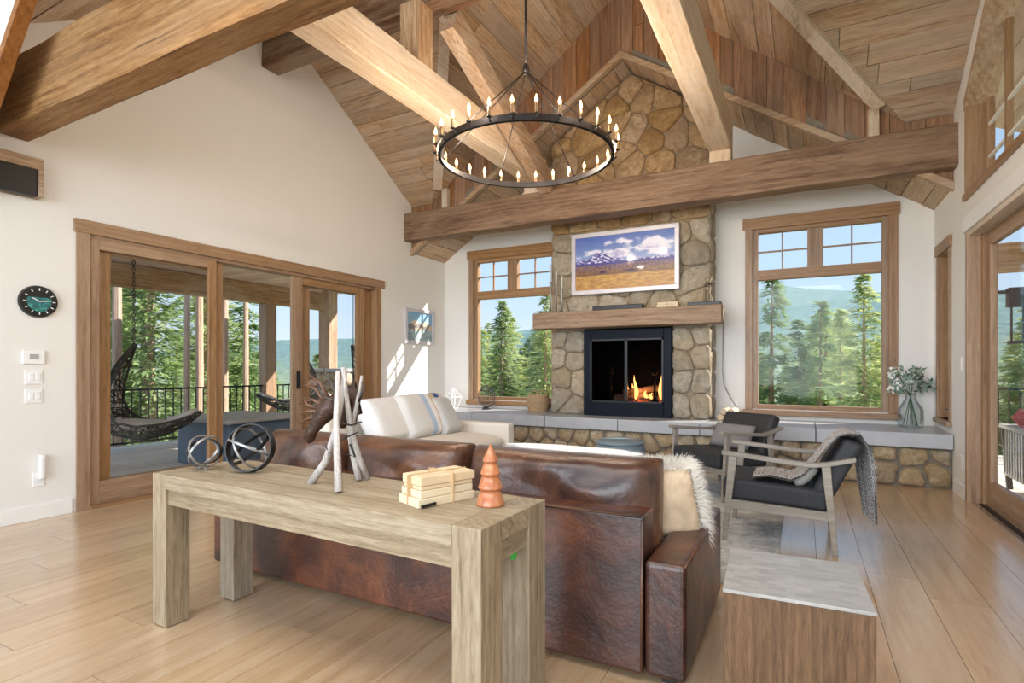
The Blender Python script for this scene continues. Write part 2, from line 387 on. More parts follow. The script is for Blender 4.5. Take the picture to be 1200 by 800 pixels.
    def build(s, name, mat, parent=None, smooth=False, bevel=0, subd=0, keep=False, seg=2, weld=False):
        me = bpy.data.meshes.new(name)
        lo = Vector((min(p[i] for p in s.v) for i in range(3))); hi = Vector((max(p[i] for p in s.v) for i in range(3)))
        c = (lo + hi) / 2
        if parent is None: c.z = lo.z
        if keep: c = Vector((0, 0, 0))
        me.from_pydata([p - c for p in s.v], [], s.f)
        mt = mat if not isinstance(mat, str) else M[mat]
        me.materials.append(mt)
        if smooth: me.polygons.foreach_set('use_smooth', [True] * len(me.polygons))
        me.update()
        o = bpy.data.objects.new(name, me); put(o, parent, c)
        if weld: w = o.modifiers.new('weld', 'WELD'); w.merge_threshold = .0004
        if bevel:
            b = o.modifiers.new('bevel', 'BEVEL'); b.width = bevel; b.segments = seg; b.limit_method = 'ANGLE'; b.angle_limit = radians(40)
        if subd: u = o.modifiers.new('subd', 'SUBSURF'); u.levels = subd; u.render_levels = subd
        return o
def part(name, mat, parent, fn, **kw):
    b = MB(); fn(b); return b.build(name, mat, parent, **kw)
def boxpart(name, mat, parent, *a, **kw): return MB().box(*a).build(name, mat, parent, **kw)
def children(o): return [c for c in bpy.data.objects if c.parent == o]
def copy_tree(o, kids, parent=None):
    c = o.copy(); COL.objects.link(c)
    if parent: c.parent = parent
    for ch in kids.get(o.name, []): copy_tree(ch, kids, c)
    return c
def kidmap(o):
    d = {}
    def rec(x):
        ks = children(x); d[x.name] = ks
        for k in ks: rec(k)
    rec(o); return d
def struct(o, label=None): o['kind'] = 'structure'; 
def clip_poly(poly, nrm, d):   # keep points with p.n <= d (2D)
    out = []
    for i in range(len(poly)):
        a, b = poly[i], poly[(i + 1) % len(poly)]
        da = a[0] * nrm[0] + a[1] * nrm[1] - d; db = b[0] * nrm[0] + b[1] * nrm[1] - d
        if da <= 0: out.append(a)
        if (da < 0 < db) or (db < 0 < da):
            t = da / (da - db); out.append((a[0] + (b[0] - a[0]) * t, a[1] + (b[1] - a[1]) * t))
    return out
def area2(p): return abs(sum(p[i][0] * p[(i + 1) % len(p)][1] - p[(i + 1) % len(p)][0] * p[i][1] for i in range(len(p)))) / 2
def boards(region, O, es, et, n, w, L, mat, parent, th=.02, gap=.006, name='plank', wvar=.25, jit=.006, rnd=None):
    """Lay boards running along es over a convex region given in (s,t); thickness along n."""
    rnd = rnd or random
    O, es, et, n = Vector(O), Vector(es).normalized(), Vector(et).normalized(), Vector(n).normalized()
    t0 = min(p[1] for p in region); t1 = max(p[1] for p in region); s0 = min(p[0] for p in region); s1 = max(p[0] for p in region)
    t = t0
    while t < t1 - .01:
        ww = w * (1 + rnd.uniform(-wvar, wvar))
        if t1 - (t + ww) < w * .4: ww = t1 - t
        s = s0 - rnd.uniform(0, L * .8)
        while s < s1:
            ll = L * rnd.uniform(.75, 1.25)
            a, b = max(s, s0), min(s + ll, s1)
            if b - a > .008:
                p = [(a + gap / 2, t + gap / 2), (b - gap / 2, t + gap / 2), (b - gap / 2, t + ww - gap / 2), (a + gap / 2, t + ww - gap / 2)]
                q = p
                # clip by region edges
                m = len(region)
                sgn = sum(region[i][0] * region[(i + 1) % m][1] - region[(i + 1) % m][0] * region[i][1] for i in range(m))
                for i in range(m):
                    e0, e1 = region[i], region[(i + 1) % m]
                    dx, dy = e1[0] - e0[0], e1[1] - e0[1]
                    nn = (dy, -dx) if sgn > 0 else (-dy, dx)
                    q = clip_poly(q, nn, nn[0] * e0[0] + nn[1] * e0[1])
                    if len(q) < 3: break
                if len(q) >= 3 and area2(q) > .0006:
                    h = th + rnd.uniform(-jit, jit)
                    MB().prism([O + es * x + et * y for x, y in q], n * h).build(name, mat, parent)
            s += ll
        t += ww
def voronoi_cells(x0, x1, y0, y1, w, h, jit=.35, rnd=None, clipper=None):
    rnd = rnd or random
    nx = max(1, round((x1 - x0) / w)); ny = max(1, round((y1 - y0) / h))
    pts = []
    for j in range(ny):
        for i in range(nx):
            off = .5 if j % 2 else 0
            pts.append((x0 + (i + .5 + off * .5 - .12 + rnd.uniform(-jit, jit)) * (x1 - x0) / nx, y0 + (j + .5 + rnd.uniform(-jit, jit)) * (y1 - y0) / ny))
    cells = []
    for i, p in enumerate(pts):
        c = [(x0, y0), (x1, y0), (x1, y1), (x0, y1)]
        for j, q in enumerate(pts):
            if i == j or abs(q[0] - p[0]) > 3.2 * w or abs(q[1] - p[1]) > 3.2 * h: continue
            nx_, ny_ = q[0] - p[0], q[1] - p[1]
            c = clip_poly(c, (nx_, ny_), nx_ * (p[0] + q[0]) / 2 + ny_ * (p[1] + q[1]) / 2)
            if len(c) < 3: break
        if len(c) >= 3:
            if clipper: c = clipper(c)
            if len(c) >= 3 and area2(c) > .002: cells.append(c)
    return cells
def stone_mesh(cell, O, es, et, n, dep, mat, parent, rnd, name='stone', gap=.012):
    O, es, et, n = Vector(O), Vector(es), Vector(et), Vector(n)
    cx = sum(p[0] for p in cell) / len(cell); cy = sum(p[1] for p in cell) / len(cell)
    # subdivide edges once, round corners
    pts = []
    m = len(cell)
    for i in range(m):
        a, b = cell[i], cell[(i + 1) % m]
        L = math.hypot(b[0] - a[0], b[1] - a[1])
        if L < .015: continue
        pts.append((a[0] * .82 + b[0] * .18, a[1] * .82 + b[1] * .18)); pts.append((a[0] * .18 + b[0] * .82, a[1] * .18 + b[1] * .82))
        if L > .16: pts.insert(-1, ((a[0] + b[0]) / 2 + rnd.uniform(-.006, .006), (a[1] + b[1]) / 2 + rnd.uniform(-.006, .006)))
    if len(pts) < 3: return
    def ring(g, d, j=0):
        out = []
        for x, y in pts:
            dx, dy = x - cx, y - cy; r = math.hypot(dx, dy) or 1
            k = max(.2, (r - g) / r)
            out.append(O + es * (cx + dx * k) + et * (cy + dy * k) + n * (d + rnd.uniform(-j, j)))
        return out
    r0 = ring(gap * .6, -.02); r1 = ring(gap, dep * .65, .004); r2 = ring(gap + .022, dep, .008)
    k = len(pts); c = O + es * cx + et * cy + n * (dep + rnd.uniform(-.006, .014))
    fs = []
    for a in (0, 1):
        fs += [(a * k + i, a * k + (i + 1) % k, (a + 1) * k + (i + 1) % k, (a + 1) * k + i) for i in range(k)]
    fs += [(2 * k + i, 2 * k + (i + 1) % k, 3 * k) for i in range(k)]
    MB().add(r0 + r1 + r2 + [c], fs).build(name, mat, parent, smooth=True)
def print_mesh(name, fn, W_, H_, c, ex, ez, mat, parent, nx=170, nz=90):
    """flat printed panel, fn(u,v)->rgb in 0..1 srgb 0-255"""
    c, ex, ez = Vector(c), Vector(ex), Vector(ez)
    vs = [ex * (-W_ / 2 + W_ * i / nx) + ez * (-H_ / 2 + H_ * j / nz) for j in range(nz + 1) for i in range(nx + 1)]
    fs = [(j * (nx + 1) + i, j * (nx + 1) + i + 1, (j + 1) * (nx + 1) + i + 1, (j + 1) * (nx + 1) + i) for j in range(nz) for i in range(nx)]
    me = bpy.data.meshes.new(name); me.from_pydata(vs, [], fs)
    at = me.color_attributes.new('print', 'FLOAT_COLOR', 'POINT')
    buf = []
    for j in range(nz + 1):
        for i in range(nx + 1): buf += list(srgb(*[max(0, min(255, q)) for q in fn(i / nx, j / nz)]))
    at.data.foreach_set('color', buf); me.materials.append(M[mat])
    o = bpy.data.objects.new(name, me); put(o, parent, c); return o

# dimensions of the room (metres)
XL, XR, YB = -5.55, 1.35, 7.92
XC = -2.10
YW = 7.0            # vertical board gable
KM = .641           # main roof pitch
def zmain(y): return 3.958 + KM * (6.778 - y)
YR = 4.36; ZR = zmain(YR)
KX = .79; ZX = 6.22
def zcross(x): return ZX - KX * abs(x - XC)
KB = .655; ZB = 5.325
def zbay(x): return ZB - KB * abs(x - XC)
Y0 = 1.7            # front gable
# ================================================================== SETTING
rf = random.Random(3)
# floor
floor = boxpart('floor', 'mortar', None, XL - .1, XR + .25, -2.4, YB + .1, -.14, -.022); struct(floor)
# boards run along Y, phase fitted to the visible joints
xs = [XL]; x = -5.51
bw = .262
k = math.floor((XL - .34) / bw)
while True:
    x = .34 + k * bw; k += 1
    if x <= XL + .02: continue
    if x >= XR + .2: break
    xs.append(x)
xs.append(XR + .2)
for i in range(len(xs) - 1):
    y = -2.4 - rf.uniform(0, 1.8)
    while y < YB:
        ll = rf.uniform(1.5, 2.6); a, b = max(y, -2.4), min(y + ll, YB)
        if b - a > .05: boxpart('plank', 'floor', floor, xs[i] + .0012, xs[i + 1] - .0012, a + .0012, b - .0012, -.022, 0)
        y += ll
# left wall with door opening  (Y 2.49..6.16, z 0..2.41)
TH = .16
def wallpolys(name, polys, org, ea, d, mat='wall'):
    b = MB(); ea = Vector(ea); o = Vector(org)
    for p in polys: b.prism([o + ea * a + Vector((0, 0, 1)) * z for a, z in p], d)
    w = b.build(name, mat); struct(w); return w
DL = (2.47, 6.20, 2.42)
wallpolys('wall_left', [[(-2.4, 0), (DL[0], 0), (DL[0], 7), (-2.4, 7)],
    [(DL[0], DL[2]), (DL[1], DL[2]), (DL[1], zmain(DL[1]) + .3), (YR, ZR + .3), (DL[0], 7)],
    [(DL[1], 0), (YB + .15, 0), (YB + .15, 3.3), (YW, 3.5), (YW, zmain(YW) + .3), (DL[1], zmain(DL[1]) + .3)]], (XL, 0, 0), (0, 1, 0), (-TH, 0, 0))
# right wall: door y<6.42 z<2.50; clerestory (y<6.5, z 2.84..rake); small window y 7.12..7.68 z .70..2.52
DR = (2.6, 6.42, 2.50)
CW = (2.9, 6.5, 2.84)
def zrake(y): return 3.70 + .80 * (6.5 - y) if y > 4.6 else 3.70 + .80 * 1.9 - .8 * (4.6 - y)
SW = (7.14, 7.66, .69, 2.5)
wr = [[(-2.4, 0), (DR[0], 0), (DR[0], 2.84), (-2.4, 2.84)], [(-2.4, 2.84), (CW[0], 2.84), (CW[0], 6.2), (-2.4, 6.2)],
      [(DR[0], DR[2]), (DR[1], DR[2]), (DR[1], CW[2]), (DR[0], CW[2])],
      [(CW[0], zrake(CW[0])), (4.6, zrake(4.6)), (4.6, 6.2), (CW[0], 6.2)], [(4.6, zrake(4.6)), (6.5, 3.7), (6.5, zmain(6.5) + .4), (4.6, 6.2)],
      [(DR[1], 0), (SW[0], 0), (SW[0], zmain(SW[0]) + .4), (6.5, zmain(6.5) + .4), (6.5, 2.84), (DR[1], 2.84)],
      [(SW[0], 0), (SW[1], 0), (SW[1], SW[2]), (SW[0], SW[2])], [(SW[0], SW[3]), (SW[1], SW[3]), (SW[1], 3.6), (SW[0], 4)],
      [(SW[1], 0), (YB + .15, 0), (YB + .15, 3.4), (SW[1], 3.6)]]
wallpolys('wall_right', wr, (XR, 0, 0), (0, 1, 0), (.20, 0, 0))
# back wall
W1 = (-4.96, -3.44); W2 = (-.60, .92); WZ = (.70, 3.08)
def bp(a, b): return [(a, WZ[1]), (b, WZ[1]), (b, zbay(b) + .2)] + ([(XC, ZB + .2)] if a < XC < b else []) + [(a, zbay(a) + .2)]
wallpolys('wall_back', [[(XL, 0), (XR, 0), (XR, WZ[0]), (XL, WZ[0])], [(XL, WZ[0]), (W1[0], WZ[0]), (W1[0], WZ[1]), (XL, WZ[1])],
    [(W1[1], WZ[0]), (W2[0], WZ[0]), (W2[0], WZ[1]), (W1[1], WZ[1])], [(W2[1], WZ[0]), (XR, WZ[0]), (XR, WZ[1]), (W2[1], WZ[1])],
    bp(XL, -4), bp(-4, -.2), bp(-.2, XR)], (0, YB, 0), (1, 0, 0), (0, .16, 0))
# front gable wall with sloping cut, above and behind the camera side of the room
def zcut(x): return 6.15 - 1.07 * abs(x - XC)
fg = wallpolys('wall_front', [[(XL, zcut(XL)), (XC, zcut(XC)), (XC, 7.2), (XL, 7.2)], [(XC, zcut(XC)), (XR, zcut(XR)), (XR, 7.2), (XC, 7.2)]], (0, Y0 - .07, 0), (1, 0, 0), (0, .06, 0))
b = MB()
for s_ in (-1, 1):
    xe = XL if s_ < 0 else XR
    a = Vector((xe, Y0 - .1, zcut(xe))); c = Vector((XC, Y0 - .1, zcut(XC)))
    b.bar(a, c, .22, .07, up=(-s_ * 1.07, 0, 1) if 0 else (0, 1, 0)) if 0 else b.prism([a + Vector((0, .02, -.02)), c + Vector((0, .02, -.02)), c + Vector((0, .02, .07)), a + Vector((0, .02, .07))], (0, .08, 0))
M['orange'] = wood('amber_trim', 'x', srgb(96, 56, 24), srgb(140, 88, 42), srgb(164, 110, 60), .5, 1.2, var=.03)
struct(b.build('trim_1', 'orange'))
# --- ceiling: backing slabs + planks
cb = MB()
def slab(pts, n, t=.12): cb.prism(pts, Vector(n).normalized() * t)
up = .026
def P(x, y, z): return Vector((x, y, z))
nm = Vector((0, KM, 1)).normalized()
# rear main slope: two triangles/trapezoids outside valleys
def xval(z): return (ZX - z) / KX
zl = zmain(YW)
for s_ in (-1, 1):
    xe = XL - .1 if s_ < 0 else XR + .1
    xb, xt = XC + s_ * xval(zl), XC + s_ * xval(ZR)
    pts = [P(xe, YW, zl), P(xb, YW, zl), P(xt, YR, ZR), P(xe, YR, ZR)]
    slab([p + nm * up for p in pts], nm)
    # front main slope
    y1 = 2 * YR - YW
    pts = [P(xe, y1, zl), P(xb, y1, zl), P(xt, YR, ZR), P(xe, YR, ZR)]
    nf = Vector((0, -KM, 1)).normalized()
    slab([p + nf * up for p in pts], nf)
nl = {}
for s_ in (-1, 1):
    nx_ = Vector((s_ * KX, 0, 1)).normalized(); nl[s_] = nx_
    xb, xt = XC + s_ * xval(zl), XC + s_ * xval(ZR)
    pts = [P(XC, Y0, ZX), P(XC, YW, ZX), P(xb, YW, zl), P(xt, YR, ZR), P(xb, 2 * YR - YW, zl)]
    slab([p + nx_ * up for p in pts], nx_)
    # bay soffit ceiling
    nb = Vector((s_ * KB, 0, 1)).normalized(); xe = XL if s_ < 0 else XR
    pts = [P(XC, YW, ZB), P(XC, YB + .1, ZB), P(xe, YB + .1, zbay(xe)), P(xe, YW, zbay(xe))]
    slab([p + nb * up for p in pts], nb, .1)
cb.box(XC - .2, XC + .2, YW + .12, YB + .1, ZB + .03, ZB + .2); cb.box(XC - .2, XC + .2, Y0 - .1, YW, ZX + .03, ZX + .2); cb.box(XL - .1, XR + .1, YR - .2, YR + .2, ZR + .03, ZR + .2)
cb.box(XL - .1, XR + .2, -2.4, Y0 - .12, 6.0, 6.1)
ceiling = cb.build('ceiling', 'mortar'); struct(ceiling)
rc = random.Random(11)
# rear slope boards along X;  t measured down the slope from the ridge
el = Vector((0, 1, -KM)).normalized(); LS = (YW - YR) * sqrt(1 + KM * KM)
for s_ in (-1, 1):
    xe = XL if s_ < 0 else XR
    xb, xt = XC + s_ * xval(zl), XC + s_ * xval(ZR)
    reg = [(xe, 0), (xt, 0), (xb, LS), (xe, LS)]
    boards(reg, P(0, YR, ZR) + nm * up, (1, 0, 0), el, -nm, .19, 2.3, 'barn_x', ceiling, .026, rnd=rc)
    # cross gable boards along Y; t down from ridge
    dn = Vector((s_, 0, -KX)).normalized(); q = sqrt(1 + KX * KX)
    tb, tt = abs(xb - XC) * q, abs(xt - XC) * q
    boards([(YR, 0), (YW, 0), (YW, tb), (YR, tt)], P(XC, 0, ZX) + nl[s_] * up, (0, 1, 0), dn, -nl[s_], .2, 2.6, 'barn_y', ceiling, .026, rnd=rc)
    boards([(YR - 1.2, 0), (YR, 0), (YR, tt), (YR - 1.2, tt)], P(XC, 0, ZX) + nl[s_] * up, (0, 1, 0), dn, -nl[s_], .2, 2.6, 'barn_y', ceiling, .026, rnd=rc)
    nb = Vector((s_ * KB, 0, 1)).normalized(); dn = Vector((s_, 0, -KB)).normalized(); q = sqrt(1 + KB * KB)
    boards([(YW, 0), (YB, 0), (YB, abs(xe - XC) * q), (YW, abs(xe - XC) * q)], P(XC, 0, ZB) + nb * up, (0, 1, 0), dn, -nb, .2, 1.4, 'barn_y', ceiling, .02, rnd=rc, gap=.008)
# front boards near the left top corner (seen as a sliver)
boards([(XL, 0), (XC - xval(ZR), 0), (XC - xval(zl), LS), (XL, LS)], P(0, YR, ZR) + Vector((0, -KM, 1)).normalized() * up, (1, 0, 0), Vector((0, -1, -KM)), Vector((0, KM, -1)), .24, 3.4, 'barn_x', ceiling, .026, rnd=rc)
# --- vertical board gable (wall_gable)
gb = MB()
for s_ in (-1, 1):
    xe = XL if s_ < 0 else XR
    xb = XC + s_ * xval(zl)
    gb.prism([P(xe, YW + .025, zbay(xe)), P(XC, YW + .025, ZB), P(XC, YW + .025, ZX + .1), P(xb, YW + .025, zl + .1), P(xe, YW + .025, zl + .1)], (0, .08, 0))
gable = gb.build('wall_gable', 'mortar'); struct(gable)
rg = random.Random(5)
for s_ in (-1, 1):
    xe = XL if s_ < 0 else XR
    xb = XC + s_ * xval(zl)
    reg = [(zbay(xe), xe), (ZB, XC), (ZX, XC), (zl, xb), (zl, xe)]
    # split into two convex regions
    boards([(ZB, XC), (ZX, XC), (zl, xb), (zbay(xb), xb)], P(0, YW + .025, 0), (0, 0, 1), (1, 0, 0), (0, -1, 0), .19, 60, 'fascia_z', gable, .026, rnd=rg)
    boards([(zbay(xb), xb), (zl, xb), (zl, xe), (zbay(xe), xe)], P(0, YW + .025, 0), (0, 0, 1), (1, 0, 0), (0, -1, 0), .19, 60, 'fascia_z', gable, .026, rnd=rg)
# lower rake trim, valley trims, posts
tb = MB()
for s_ in (-1, 1):
    xe = XL if s_ < 0 else XR
    tb.prism([P(xe, YW - .045, zbay(xe) - .03), P(XC, YW - .045, ZB - .03), P(XC, YW - .045, ZB + .05), P(xe, YW - .045, zbay(xe) + .05)], (0, .075, 0))
struct(tb.build('trim_2', 'barn_x'))
vt = MB()
for s_ in (-1, 1):
    xb, xt = XC + s_ * 2.80, XC + s_ * xval(ZR)
    vt.bar(P(xb, 6.80, 3.96), P(xt, YR, ZR - .03), .13, .05)
struct(vt.build('trim_3', 'pale_y'))
pt = MB()
for s_ in (-1, 1):
    xb = XC + s_ * (xval(zl) - .28)
    pt.box(xb - .05, xb + .05, YW - .07, YW + .01, zbay(xb), zl + .18)
struct(pt.build('trim_4', 'pale_z'))
# baseboards
bl = MB().box(XL, XL + .018, -2.4, DL[0] - .1, 0, .125); struct(bl.build('baseboard_left', 'base', bevel=.004))
br = MB().box(XR - .018, XR, DR[1] + .02, 6.94, 0, .13); struct(br.build('baseboard_right', 'base', bevel=.004))

# ================================================================== BEAMS
M['nearbeam'] = wood('near_beam_wood', 'x', srgb(78, 52, 32), srgb(138, 102, 70), srgb(176, 142, 106), .7, 1.3, var=.02, patch=srgb(160, 134, 108), patch_amt=.35, cracks=.6, bump=.6)
M['mantelwood'] = wood('mantel_wood', 'x', srgb(92, 72, 56), srgb(144, 118, 96), srgb(176, 152, 130), .7, 1.3, var=.02, cracks=.4, bump=.5, sat=.02)
def beam(name, label, p, q, w, h, mat, seed=0, wob=.012, group=None, n=26):
    """hewn beam: axis p->q along centre of its bottom face"""
    p, q = Vector(p), Vector(q); d = (q - p); L = d.length; d.normalize()
    sd = d.cross(Vector((0, 0, 1))).normalized(); u = sd.cross(d)
    b = MB(); vs = []; prof = [(-.5, .03), (-.47, 0), (.47, 0), (.5, .03), (.5, .5), (.5, .97), (.47, 1), (-.47, 1), (-.5, .97), (-.5, .5)]
    for i in range(n + 1):
        for k_, (a, z) in enumerate(prof):
            o = Vector((noise.noise(Vector((i * .55, k_ * 1.7 + seed, 3.1))), noise.noise(Vector((i * .5, k_ * 1.3, seed + 9.)))))
            vs.append(p + d * (L * i / n) + sd * (a * w + o.x * wob) + u * (z * h + o.y * wob))
    m = len(prof)
    fs = [(i * m + k_, i * m + (k_ + 1) % m, (i + 1) * m + (k_ + 1) % m, (i + 1) * m + k_) for i in range(n) for k_ in range(m)]
    fs += [list(range(m))[::-1], [n * m + k_ for k_ in range(m)]]
    b.add(vs, fs); o = b.build(name, mat); tag(o, label, 'beam', group); return o
beam('tie_beam', 'dark brown hewn tie beam spanning the room in front of the stone chimney', (XL, 6.93, 3.24), (XR, 6.93, 3.24), .26, .42, 'tie', 1)
beam('tie_beam', 'big tan hewn tie beam nearest the camera at top left corner', (XL, 1.97, 3.08), (XR, 1.97, 3.08), .2, .5, 'nearbeam', 2)
beam('floor_beam', 'pale level beam left of the chandelier running toward the fireplace', (-3.33, 1.9, 3.80), (-3.30, 7.0, 3.80), .23, .36, 'pale_y', 3)
beam('floor_beam', 'pale level beam right of the chandelier running toward the fireplace', (-.89, 1.9, 3.80), (-.86, 6.95, 3.80), .25, .38, 'pale_y', 4)
beam('ridge_beam', 'dark ridge beam entering the left white wall high up', (XL, 4.36, 4.74), (XR, 4.36, 4.74), .235, .42, 'darkbeam', 5)
beam('brace', 'pale diagonal brace rising from the tie beam behind the chandelier', (-3.08, 6.75, 3.60), (-3.08, 4.42, 4.55), .17, .26, 'beam_y', 6)
for x, lab in ((-3.32, 'short square post between left pale beam and the ridge beam'), (-.88, 'short square post between right pale beam and the ridge beam')):
    o = MB().box(x - .115, x + .115, 4.15, 4.37, 4.155, 4.75).build('king_post', 'beam_z', bevel=.008); tag(o, lab, 'post')
for x, lab in ((-3.32, 'small block holding the left pale beam on the dark tie beam'), (-.86, 'small block holding the right pale beam on the dark tie beam')):
    o = MB().box(x - .12, x + .12, 6.82, 7.0, 3.655, 3.81).build('beam_block', 'pale_z', bevel=.008); tag(o, lab, 'block')
# wooden box at far left on the wall
wb = thing('wall_box', 'short wood-framed black box high on the left wall at the picture edge', 'box', (XL, 1.6, 2.62))
part('frame', 'beam_y', wb, lambda b: (b.box(XL, XL + .12, .9, 2.13, 2.84, 2.93), b.box(XL, XL + .12, 2.10, 2.13, 2.62, 2.84), b.box(XL, XL + .02, .9, 2.10, 2.62, 2.84)), bevel=.003)
boxpart('black_panel', 'black', wb, XL + .02, XL + .10, .9, 2.10, 2.625, 2.84, bevel=.004)

# ================================================================== DOORS AND WINDOWS
# door_1 : sliding door on the left wall
d1 = thing('door_1', None, None, (XL, 4.35, 0), kind='structure')
XI = XL - .10
part('casing', 'trim_y', d1, lambda b: b.box(XL - .0, XL + .03, 2.384, 6.33, 2.42, 2.535), bevel=.003)
part('casing', 'trim_z', d1, lambda b: b.box(XL - .0, XL + .022, 2.40, 2.50, 0, 2.42), bevel=.003)
part('casing', 'trim_z', d1, lambda b: b.box(XL - .0, XL + .022, 6.16, 6.25, 0, 2.42), bevel=.003)
part('jamb', 'trim_z', d1, lambda b: (b.box(XL - .16, XL, 2.475, 2.50, 0, 2.42), b.box(XL - .16, XL, 6.16, 6.195, 0, 2.42)))
part('head_jamb', 'trim_y', d1, lambda b: b.box(XL - .16, XL, 2.5, 6.16, 2.385, 2.418))
part('sill_track', 'trim_y', d1, lambda b: b.box(XL - .17, XL + .04, 2.50, 6.16, 0, .03), bevel=.003)
def sash(y0, y1, x0, sw=.10, br=.20, tr=.11, z0=.03, z1=2.39, hard=None):
    s = boxpart('sash_panel', 'trim_z', d1, x0 - .045, x0, y0, y0 + sw, z0, z1, bevel=.002)
    boxpart('stile', 'trim_z', s, x0 - .045, x0, y1 - sw, y1, z0, z1, bevel=.002)
    boxpart('rail', 'trim_y', s, x0 - .045, x0, y0 + sw, y1 - sw, z0, z0 + br, bevel=.002)
    boxpart('rail', 'trim_y', s, x0 - .045, x0, y0 + sw, y1 - sw, z1 - tr, z1, bevel=.002)
    boxpart('pane', 'glass', s, x0 - .025, x0 - .019, y0 + sw, y1 - sw, z0 + br, z1 - tr)
sash(2.50, 3.69, XL - .005, .085, .2, .09)
sash(2.60, 3.80, XL - .06, .1)
sash(4.70, 5.96, XL - .03, .15, .2, .1)
sash(4.90, 6.16, XL - .10, .13)
part('door_handle', 'blackmetal', d1, lambda b: b.box(XL - .03, XL + .01, 4.76, 4.79, .98, 1.2), bevel=.004)
# window_1/2 on back wall
def back_window(n, a, b_):
    w = thing('window_%d' % n, None, None, ((a + b_) / 2, YB, .68), kind='structure')
    f = YB - .025
    boxpart('header_casing', 'trim_x', w, a - .11, b_ + .10, YB - .035, YB, 3.07, 3.22, bevel=.003)
    boxpart('side_casing', 'trim_z', w, a - .08, a + .01, f, YB, .69, 3.095, bevel=.003)
    boxpart('side_casing', 'trim_z', w, b_ - .01, b_ + .08, f, YB, .69, 3.095, bevel=.003)
    boxpart('sill', 'trim_x', w, a - .11, b_ + .11, YB - .07, YB + .02, .62, .69, bevel=.004)
    fr = part('frame', 'trim_z', w, lambda q: (q.box(a, a + .075, YB + .02, YB + .12, .70, 3.08), q.box(b_ - .075, b_, YB + .02, YB + .12, .70, 3.08), q.box(a + .6495, b_ - .6905 , YB + .02, YB + .12, 2.53, 3.03)), bevel=.002)
    part('frame_rail', 'trim_x', w, lambda q: (q.box(a + .075, b_ - .075, YB + .02, YB + .12, .70, .755), q.box(a + .075, b_ - .075, YB + .015, YB + .12, 2.40, 2.53), q.box(a + .075, b_ - .075, YB + .02, YB + .12, 3.02, 3.08)), bevel=.002)
    m = a + .6495; m2 = b_ - .6905
    for (p, q_) in ((a + .075, m), (m2, b_ - .075)):
        c = (p + q_) / 2
        pn = boxpart('pane', 'glass', w, p, q_, YB + .07, YB + .076, 2.53, 3.02)
        part('muntin', 'trim_z', pn, lambda q: (q.box(c - .009, c + .009, YB + .055, YB + .09, 2.53, 3.02), q.box(p, q_, YB + .056, YB + .089, 2.766, 2.784)))
    boxpart('pane', 'glass', w, a + .075, b_ - .075, YB + .07, YB + .076, .755, 2.40)
back_window(1, W1[0], W1[1]); back_window(2, W2[0], W2[1])
# window_3 small on right wall
w3 = thing('window_3', None, None, (XR, 7.4, .68), kind='structure')
boxpart('header_casing', 'trim_y', w3, XR - .03, XR, SW[0] - .09, SW[1] + .08, SW[3] - .01, SW[3] + .11, bevel=.003)
for y in (SW[0] - .06, SW[1] - .0): boxpart('side_casing', 'trim_z', w3, XR - .02, XR, y, y + .06, SW[2], SW[3] - .01, bevel=.003)
part('sill', 'trim_y', w3, lambda b: b.box(XR - .05, XR + .17, SW[0] - .08, SW[1] + .07, SW[2] - .05, SW[2]), bevel=.004)
part('jamb', 'trim_z', w3, lambda b: (b.box(XR, XR + .19, SW[0], SW[0] + .02, SW[2], SW[3]), b.box(XR, XR + .19, SW[1] - .02, SW[1], SW[2], SW[3]), b.box(XR, XR + .19, SW[0], SW[1], SW[3] - .02, SW[3])))
part('sash_frame', 'blackmetal', w3, lambda b: (b.box(XR + .12, XR + .15, SW[0] + .02, SW[0] + .06, SW[2], SW[3] - .02), b.box(XR + .12, XR + .15, SW[1] - .06, SW[1] - .02, SW[2], SW[3] - .02)))
boxpart('pane', 'glass', w3, XR + .13, XR + .136, SW[0] + .06, SW[1] - .06, SW[2], SW[3] - .02)
part('crank_handle', 'chrome', w3, lambda b: b.tube([(XR + .11, 7.5, SW[2] + .03), (XR + .06, 7.47, SW[2] + .06), (XR + .03, 7.5, SW[2] + .1)], .012, 6), smooth=True)
# window_4 clerestory on right wall
w4 = thing('window_4', None, None, (XR, 5.2, 2.84), kind='structure')
part('sill', 'trim_y', w4, lambda b: b.box(XR - .03, XR + .2, CW[0], 6.53, 2.80, 2.86), bevel=.004)
part('jamb', 'trim_z', w4, lambda b: b.box(XR - .015, XR + .2, 6.47, 6.51, 2.86, 3.72), bevel=.003)
def rake(b, x0, x1, dz0, dz1):
    for ya, yb in ((6.51, 4.6), (4.6, CW[0])):
        b.prism([P(x0, ya, zrake(ya) + dz0), P(x0, yb, zrake(yb) + dz0), P(x0, yb, zrake(yb) + dz1), P(x0, ya, zrake(ya) + dz1)], (x1 - x0, 0, 0))
part('head_jamb', 'barn_y', w4, lambda b: (rake(b, XR - .0, XR + .2, -.05, .0), rake(b, XR - .022, XR + .0, -.05, .05)), bevel=.003)
part('mullion', 'trim_z', w4, lambda b: [b.box(XR + .13, XR + .18, y, y + .035, 2.86, zrake(y) - .04) for y in (6.43, 5.9, 5.3, 4.7, 4.1, 3.5)])
part('muntin', 'base', w4, lambda b: [b.box(XR + .14, XR + .165, CW[0], 6.45, z, z + .022) for z in (3.15, 3.45)])
part('pane', 'glass', w4, lambda b: b.prism([P(XR + .15, 6.47, 2.86), P(XR + .15, CW[0], 2.86), P(XR + .15, CW[0], zrake(CW[0]) - .05), P(XR + .15, 4.6, zrake(4.6) - .05), P(XR + .15, 6.47, 3.68)], (.005, 0, 0)))
